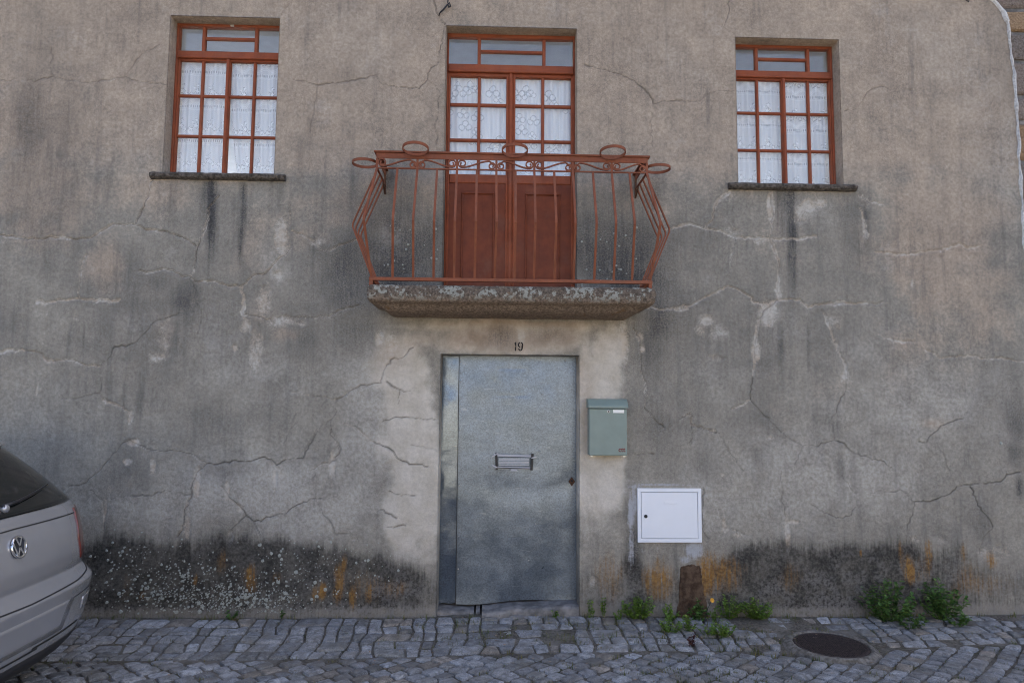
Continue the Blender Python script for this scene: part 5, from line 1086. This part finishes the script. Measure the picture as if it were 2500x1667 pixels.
# ------------------------------------------------------------------ weeds
def plant(name, label, x, y, w_, h_, nleaf, leaf, mat, seed, group=None, against=True, lean=0., z0=None, stems=None):
    if mat is M['leaf']: w_ *= 1.25; h_ *= 1.3; nleaf = int(nleaf*1.4); leaf *= 1.12
    r = random.Random(seed); base = float(zg(x, y))-.006 if z0 is None else z0
    root = tag(empty(name, (x, y, base)), label, 'weed', group); lv = MB(); st = MB()
    ns = stems or max(5, nleaf//12)
    for s_ in range(ns):
        a = r.uniform(0, 2*math.pi); sp = r.random()**.5; hh = h_*(1-.45*sp*sp)*r.uniform(.7,1.08)
        ex, ey = w_*.5*sp*math.cos(a), w_*.36*sp*math.sin(a)
        if against: ey = min(ey, -y-.012)
        ex += lean*hh; pts = []
        for k in range(5):
            t_ = k/4; pts.append(Vector((ex*t_**.8+w_*.06*math.cos(a)*(1-t_), max(-9, ey*t_**.8), hh*t_**(.8+.5*sp))))
        st.tube(pts, [.0018,.0016,.0014,.0012,.0008], 4)
        nl = max(3, nleaf//ns)
        for q in range(nl):
            t_ = .25+.75*(q+r.random())/nl; i = min(3, int(t_*4)); p = pts[i].lerp(pts[i+1], t_*4-i)
            th = r.uniform(0, 2*math.pi); el = r.uniform(-.2,.9); d = Vector((math.cos(th)*math.cos(el), math.sin(th)*math.cos(el)-.15, math.sin(el))).normalized()
            side = d.cross(Vector((r.uniform(-.4,.4), r.uniform(-.4,.4), 1))).normalized(); up_ = side.cross(d); L = leaf*r.uniform(.6,1.25); wd_ = L*r.uniform(.26,.38)
            b_ = r.uniform(.6,1.35); tn = (b_*r.uniform(.85,1.15), b_, b_*.9)
            p1 = p+d*L*.28; p2 = p+d*L*.68
            lv.add([p, p1+side*wd_+up_*wd_*.3, p2+side*wd_*.8+up_*wd_*.2-up_*L*.04, p+d*L-up_*L*.16, p2-side*wd_*.8+up_*wd_*.2-up_*L*.04, p1-side*wd_+up_*wd_*.3, p1, p2-up_*L*.05],
                   [(0,6,1),(1,6,7,2),(2,7,3),(0,5,6),(5,4,7,6),(4,3,7)], tn)
    lv.build('foliage', mat, root); st.build('stem', mat, root) if False else None
    s2 = MB(); s2.v, s2.f = st.v, st.f; s2.a = [(.8,.8,.6)]*len(st.v); s2.build('stem', mat, root)
    return root
G = 'weeds along the foot of the wall'
plant('weed', 'rounded bright green weed clump just left of the brown mortar fill', 1.125,-.075,.24,.15,340,.022,M['leaf'],1,G)
plant('weed', 'small weed touching the left foot of the brown mortar fill', 1.345,-.09,.12,.10,110,.020,M['leaf'],2,G)
plant('weed', 'sprawling weed on the setts in front of the brown mortar fill', 1.30,-.30,.15,.10,130,.020,M['leaf'],3,G,False)
plant('weed', 'low weed between setts, below the yellow-flowered one', 1.43,-.27,.13,.09,90,.020,M['leaf'],4,G,False)
dl = plant('weed', 'leafy weed with one yellow flower before the brown mortar fill', 1.575,-.10,.19,.17,110,.034,M['leafdark'],5,G)
fl = MB()
for k in range(12):
    a = 2*math.pi*k/12; c_, s_ = math.cos(a), math.sin(a); fl.add([(.0,0,.0),(.013*c_-.003*s_,.013*s_*.4-.006,.013*s_+.003*c_),(.016*c_,-.006+.016*s_*.4,.016*s_),(.013*c_+.003*s_,.013*s_*.4-.006,.013*s_-.003*c_)], [(0,1,2,3)])
f_ = fl.build('flower', M['yellow'], dl); f_.location = (.075,-.03,.165)
MB().tube([(.03,0,.02),(.05,-.01,.10),(.075,-.026,.163)], .002, 5).build('flower_stalk', M['cable'], dl)
plant('weed', 'trailing weed on the setts right of the yellow-flowered one', 1.56,-.34,.15,.09,100,.020,M['leaf'],6,G,False)
plant('weed', 'upright weed at the wall right of the brown mortar fill', 1.80,-.05,.20,.15,190,.020,M['leaf'],7,G)
plant('weed', 'weed sprouting from a joint below and left of the wide clump', 1.66,-.36,.14,.10,120,.020,M['leaf'],8,G,False)
plant('weed', 'tiny weed beside the upright one at the wall', 1.685,-.12,.08,.09,50,.018,M['leaf'],9,G)
plant('weed', 'wide low weed clump at the wall left of the manhole', 2.02,-.055,.28,.12,330,.020,M['leaf'],10,G)
b1 = plant('weed', 'large bushy dark green weed at the wall, nearer the manhole', 2.97,-.11,.44,.30,560,.036,M['leafdark'],11,G,stems=46)
plant('weed', 'dark green weed spilling from the large bush over the setts', 3.06,-.24,.24,.17,150,.032,M['leafdark'],12,G,False)
plant('weed', 'large bushy dark green weed at the wall, farthest right', 3.39,-.10,.38,.30,480,.034,M['leafdark'],13,G,stems=42)
plant('weed', 'weed spilling from the rightmost bush over the setts', 3.42,-.22,.20,.14,110,.030,M['leafdark'],14,G,False)
plant('weed', 'thin pale weed right of the door jamb, nearest the door', .75,-.06,.09,.11,46,.020,M['leaf'],15,G)
plant('weed', 'thin upright weed a hand right of the one nearest the door', .87,-.03,.05,.13,40,.020,M['leaf'],16,G)
plant('weed', 'small weed on the setts just left of the rounded clump', .975,-.10,.08,.07,40,.018,M['leaf'],17,G)
plant('weed', 'small weed on the doorstep edge near the middle of the door', .50,-.065,.05,.07,26,.020,M['leaf'],18,G)
plant('weed', 'dark red sprig growing from the setts below the weeds', 1.40,-.50,.12,.09,40,.024,M['redleaf'],19,G,False)
plant('weed', 'small green tuft at the wall below the densest pale lichen', -1.86,-.03,.14,.07,70,.022,M['leafdark'],20,G)
plant('weed', 'single short tuft at the wall right of the densest pale lichen', -1.50,-.02,.05,.07,24,.020,M['leafdark'],21,G)
# grass blades and moss in the joints, and dry litter: nobody could count them
gb = MB()
def blade(x, y, h_, tn):
    z0 = float(zg(x, y))-.012; a = random.uniform(0, 6.28); dx, dy = math.cos(a), math.sin(a); b = random.uniform(.1,.7)*h_; w_ = random.uniform(.0012,.0026)
    gb.add([(x-dy*w_,y+dx*w_,z0),(x+dy*w_,y-dx*w_,z0),(x+dx*b*.4+dy*w_*.7,y+dy*b*.4-dx*w_*.7,z0+h_*.6),(x+dx*b*.4-dy*w_*.7,y+dy*b*.4+dx*w_*.7,z0+h_*.6),(x+dx*b,y+dy*b,z0+h_)], [(0,1,2,3),(3,2,4)], tn)
spots = [(random.uniform(-3.2,4), random.uniform(-.05,-.02), 1) for _ in range(60)]+[(random.gauss(.45,.6), random.uniform(-.5,-.05), 1) for _ in range(80)]+[(random.gauss(1.5,.7), random.uniform(-1.2,-.2), .8) for _ in range(150)]+[(random.uniform(-3,4), random.uniform(-1.3,-.1), .6) for _ in range(170)]
for x, y, k in spots:
    for _ in range(random.randint(5,16)): 
        b = random.uniform(.6,1.3); blade(x+random.gauss(0,.022), min(-.006, y+random.gauss(0,.012)), random.uniform(.012,.05)*k, (b*random.uniform(.7,1.3), b, b*.8))
tag(gb.build('joint_grass', M['grass']), 'short grass and moss growing in the joints of the setts', 'grass', kind='stuff')
lt = MB()
for _ in range(520):
    x = random.choice([random.gauss(.6,.9), random.gauss(2,.6), random.uniform(-3,4)]); y = random.choice([-random.random()**2*.5-.01, random.uniform(-1.2,-.05)]); z = float(zg(x, y))+.004
    a = random.uniform(0,6.28); L = random.uniform(.004,.013); c_, s_ = math.cos(a)*L, math.sin(a)*L; b = random.uniform(.5,1.4); w_ = random.uniform(.25,.6)
    lt.add([(x-c_,y-s_,z),(x+s_*w_,y-c_*w_,z+.002),(x+c_,y+s_,z+random.uniform(0,.005)),(x-s_*w_,y+c_*w_,z+.001)], [(0,1,2,3)], (b,b*.92,b*.85))
tag(lt.build('leaf_litter', M['litter']), 'dry leaf bits and grit scattered on the setts', 'litter', kind='stuff')

# ------------------------------------------------------------------ parked car, tail towards the door
CX, CY, CZ = -2.32, -1.50, -.04
car = tag(empty('parked_car', (CX, CY, CZ)), 'silver hatchback parked at the left edge, seen from behind', 'car')
# plan outline at height z: half width, tail x, corner depth, corner power, nose x
KZ = [.17,.20,.25,.33,.45,.548,.556,.600,.625,.66,.72,.85,.94,.985,1.03,1.10,1.20,1.30,1.36,1.40,1.43,1.45]
KW = [.70,.735,.77,.800,.812,.815,.815,.812,.808,.808,.812,.815,.805,.795,.775,.745,.705,.665,.64,.61,.55,.42]
KX = [-.17,-.11,-.075,-.050,-.040,-.026,-.030,-.075,-.105,-.10,-.105,-.125,-.150,-.170,-.205,-.270,-.375,-.49,-.57,-.66,-.80,-1.05]
KB = [.42,.42,.40,.36,.33,.32,.32,.31,.30,.29,.29,.30,.31,.32,.32,.33,.34,.36,.38,.4,.45,.5]
KF = [-3.78,-3.86,-3.9,-3.95,-3.96,-3.95,-3.94,-3.92,-3.90,-3.86,-3.80,-3.45,-2.98,-2.85,-2.76,-2.64,-2.46,-2.27,-2.14,-2.03,-1.85,-1.5]
def kv(K, z): return float(np.interp(z, KZ, K))
def smooth_k(K):
    zz = np.linspace(KZ[0], KZ[-1], 200); v = np.interp(zz, KZ, K); w = np.array([1,2,1])/4.; vp = np.pad(v, 1, 'edge'); return zz, np.convolve(vp, w, 'valid')
SW, SX, SB, SF = (smooth_k(K) for K in (KW, KX, KB, KF))
def val(S, z): return float(np.interp(z, S[0], S[1]))
PW = 2.9
def tail(s, z):
    """s in [-1,1] round the tail (-1 near side, 1 wall side), beyond +-1 along the flank; returns local point"""
    w, xr, b = val(SW,z), val(SX,z), val(SB,z)
    a = abs(s); sg = 1 if s >= 0 else -1
    if a <= 1:
        th = a*math.pi/2; c, n = math.cos(th), math.sin(th)
        # superellipse: y = w*sin^(2/p), x = xr - b*(1-cos^(2/p))
        return Vector((xr-b*(1-c**(2/PW)), sg*w*n**(2/PW), z))
    xf = val(SF,z)+.5; return Vector((xr-b+(xf-(xr-b))*min(1,(a-1)), sg*w, z))
def tail_y(y, z):
    w, xr, b = val(SW,z), val(SX,z), val(SB,z); a = min(1, abs(y)/w)
    return Vector((xr-b*(1-(1-a**PW)**(1/PW)), y, z))
def nrm(fn, a, z):
    e = .004; p = fn(a, z); d1 = fn(a+e, z)-fn(a-e, z); d2 = fn(a, z+e)-fn(a, z-e); n = d1.cross(d2)
    if n.length < 1e-9: n = Vector((1,0,0))
    n.normalize()
    return n if n.dot(p-Vector((-1.8,0,.7))) > 0 else -n
zl = np.concatenate([np.linspace(.17,.5,26), np.linspace(.51,.68,40), np.linspace(.69,1.45,60)])
sl = np.concatenate([np.linspace(-2,-1.02,22), np.linspace(-1,1,90), np.linspace(1.02,2,22)])
V = []; F = []; nS = len(sl); nose = 30
for z in zl:
    for s in sl: V.append(tail(s, z))
    w, xf = val(SW,z), val(SF,z)
    for k in range(1, nose):
        th = math.pi*k/nose; V.append(Vector((xf+.5-.5*max(0, math.sin(th))**.8, w*math.copysign(abs(math.cos(th))**.7, math.cos(th)), z)))
k = nS+nose-1
for i in range(len(zl)-1):
    for j in range(k): F.append((i*k+j, i*k+(j+1)%k, (i+1)*k+(j+1)%k, (i+1)*k+j))
V.append(Vector((-1.6,0,1.462))); F += [((len(zl)-1)*k+j, (len(zl)-1)*k+(j+1)%k, len(V)-1) for j in range(k)]; F.append(tuple(j for j in range(k-1,-1,-1)))
body = MB().add(V, F).build('body', M['paint'], car, smooth=True)
for p in body.data.polygons:
    if len(p.vertices) > 4: p.use_smooth = False
def patch(name, mat, fn, rows, off, par, smooth=True, nu=40):
    """rows: list of (z, a0, a1): a strip of the surface lifted by off"""
    V = []; F = []; n = len(rows)
    for z, a0, a1 in rows:
        for i in range(nu+1):
            a = a0+(a1-a0)*i/nu; V.append(fn(a, z)+nrm(fn, a, z)*off)
    for r in range(n-1):
        for i in range(nu): q = r*(nu+1)+i; F.append((q, q+1, q+nu+2, q+nu+1))
    b0 = len(V); loop = [i for i in range(nu+1)]+[r*(nu+1)+nu for r in range(1,n)]+[(n-1)*(nu+1)+i for i in range(nu-1,-1,-1)]+[r*(nu+1) for r in range(n-2,0,-1)]
    ctr = Vector((-1.5,0,.7))
    for i in loop: V.append(V[i]-(nrm_dir(V[i])*.012))
    for i in range(len(loop)): j = (i+1)%len(loop); F.append((loop[i], loop[j], b0+j, b0+i))
    return MB().add(V, F).build(name, mat, par, smooth)
def nrm_dir(p): return (p-Vector((-1.8,p.y*.4,.7))).normalized()
def line(name, mat, pts, w, par, fn=tail_y, off=.0015):
    """narrow strip along (a, z) points on the surface"""
    P3 = []
    for (a0,z0_),(a1,z1_) in zip(pts[:-1], pts[1:]):
        for q in range(10): t_ = q/10; P3.append((a0+(a1-a0)*t_, z0_+(z1_-z0_)*t_))
    P3.append(pts[-1]); V = []; F = []
    for i, (a, z) in enumerate(P3):
        p = fn(a, z); n = nrm(fn, a, z); q = fn(*P3[min(i+1,len(P3)-1)])-fn(*P3[max(i-1,0)]); sd_ = n.cross(q).normalized()
        V += [p+sd_*w/2+n*off, p-sd_*w/2+n*off]
    for i in range(len(P3)-1): F.append((2*i, 2*i+1, 2*i+3, 2*i+2))
    return MB().add(V, F).build(name, mat, par)
# rear window, wiper, spoiler
wz = np.linspace(1.000, 1.335, 16)
patch('rear_window', M['cglass'], tail_y, [(z, -(.668-.52*(z-1.0)*.62), (.668-.52*(z-1.0)*.62)) for z in wz], .004, car)
wp = MB(); ps_ = [tail_y(y, z)+nrm(tail_y, y, z)*.022 for y, z in ((-.02,1.045),(.12,1.055),(.30,1.078),(.47,1.10))]
wp.tube(ps_, [.011,.009,.008,.005], 6); wo = wp.build('wiper', M['black'], car, smooth=True)
pc_ = tail_y(0,1.035)+nrm(tail_y,0,1.035)*.018; MB().lathe([(.022,-.02),(.023,.0),(.016,.008),(.001,.010)], pc_, 'x', 14).build('wiper_cap', M['paint'], wo, smooth=True)
sp = []; F = []; ny_ = 30
for i in range(ny_+1):
    y = -.60+1.2*i/ny_; e = 1-abs(y/.60)**6*.5
    p = tail_y(y*.98, 1.355); bx = p.x
    sp += [(bx-.22, y*.97, 1.395), (bx+.03, y, 1.378), (bx+.10*e, y, 1.352), (bx+.062*e, y, 1.336), (bx-.03, y*.99, 1.338)]
for i in range(ny_):
    for q in range(5): F.append((i*5+q, i*5+(q+1)%5, (i+1)*5+(q+1)%5, (i+1)*5+q))
F += [(0,1,2,3,4), tuple(ny_*5+q for q in (4,3,2,1,0))]
MB().add(sp, F).build('spoiler', M['paint'], car, smooth=True)
# side windows, wheels (mostly outside the picture)
for sg in (-1, 1):
    for a0, a1 in ((1.10,1.42), (1.45,1.78)):
        patch('side_window', M['cglass'], tail, [(z, sg*(a0+.10*(z-1.0)), sg*(a1-.35*(z-1.0))) for z in np.linspace(1.01,1.31,6)], .004, car, nu=12)
for wx_ in (-.78, -3.15):
    for sg in (-1, 1):
        wh = MB().lathe([(.30,-.10),(.31,-.07),(.31,.07),(.30,.10),(.20,.105),(.198,.06)], (wx_, sg*.735, .305), 'y', 30).build('wheel', M['tyre'], car, smooth=False)
        rim = MB().lathe([(.198,.02),(.196,.098),(.185,.10),(.16,.07),(.05,.085),(.001,.09)] if sg > 0 else [(.198,-.02),(.196,-.098),(.185,-.10),(.16,-.07),(.05,-.085),(.001,-.09)], (wx_, sg*.735, .305), 'y', 26).build('rim', M['steel'], wh)
        V = []; F = []; n = 26
        for i in range(n+1):
            t_ = math.pi*i/n; 
            for r_ in (.30,.355): V.append((wx_+r_*math.cos(t_), sg*(.80 if r_ < .33 else .838), max(.17, .305+r_*math.sin(t_))))
        for i in range(n): F.append((2*i,2*i+1,2*i+3,2*i+2))
        MB().add(V, F).build('wheel_arch', M['trim'], car)
# tail lamps wrapping the corners
for sg in (1, -1):
    tl_ = patch('tail_lamp', M['lamp'], tail, [(z, sg*(.435+.035*abs((z-.80)/.15)**1.5), sg*(.80-.04*abs((z-.80)/.15)**2)) for z in np.linspace(.660,.955,14)], .006, car, nu=14)
    patch('lamp_trim', M['black'], tail, [(z, sg*.945, sg*.975) for z in np.linspace(.76,.86,6)], .005, tl_, nu=4)
# tailgate shut lines, crease, bumper edges
for pts in ([(-.79,.925),(-.4,.936),(0,.942),(.4,.936),(.79,.925)],):
    line('crease', M['gap'], pts, .007, body)
line('shut_line', M['gap'], [(-.775,.655),(-.74,.615),(-.64,.585),(-.45,.570),(0,.560),(.45,.570),(.64,.585),(.74,.615),(.775,.655)], .008, body)
# lower black valance
patch('valance', M['trim'], tail, [(z, -1.35, 1.35) for z in (.172,.20,.24,.275)], .004, car, nu=80)
# number-plate recess edge, reflectors, bumper steps
line('bumper_line', M['gap'], [(.05,.318),(.50,.328)], .012, body); line('bumper_line', M['gap'], [(-.6,.300),(.10,.306)], .012, body)
for sg in (-1, 1):
    patch('reflector_recess', M['paint'], tail_y, [(z, sg*(.52+.1*(z-.42)), sg*(.68+.5*(z-.42))) for z in np.linspace(.385,.455,5)], .004, car, nu=10)
    line('bumper_edge', M['trim'], [(sg*.30,.485),(sg*.55,.492),(sg*.74,.500)], .006, body)
# plate recess between the edges
patch('plate_recess', M['paint'], tail_y, [(z, -.30-.6*(z-.34), .30+.6*(z-.34)) for z in (.34,.38,.43,.47,.49)], .005, car, nu=12)
# round badge: dark disc, chrome rim, chrome letters V over W
bp = tail_y(0, .850); bn = nrm(tail_y, 0, .850); rot = bn.to_track_quat('X', 'Z').to_matrix().to_4x4(); rot.translation = bp
bd = MB().lathe([(.056,-.004),(.056,.006),(.001,.008)], (0,0,0), 'x', 36); bo = bd.build('badge', M['black'], car, smooth=False); bo.data.transform(rot)
rg = MB().tube([(.007, .053*math.cos(t_), .053*math.sin(t_)) for t_ in np.linspace(0, 2*math.pi, 40, endpoint=False)], .0065, 8, True).build('badge_rim', M['chrome'], bo, smooth=True); rg.data.transform(rot)
lt_ = MB(); wbar = .0105
def stroke(y0, z0, y1, z1):
    d = Vector((y1-y0, z1-z0)).normalized(); n_ = Vector((-d.y, d.x))*wbar/2; q = [(y0+n_.x,z0+n_.y),(y1+n_.x,z1+n_.y),(y1-n_.x,z1-n_.y),(y0-n_.x,z0-n_.y)]
    lt_.add([(.006,a,b) for a,b in q]+[(.0125,a,b) for a,b in q], [(0,1,2,3),(7,6,5,4)]+[(i,(i+1)%4,(i+1)%4+4,i+4) for i in range(4)])
for m_ in (-1, 1):
    stroke(m_*.021,.047,m_*.001,.006); stroke(m_*.045,.025,m_*.021,-.044); stroke(m_*.021,-.044,m_*.001,-.004)
lo_ = lt_.build('badge_letters', M['chrome'], bo); lo_.data.transform(rot)
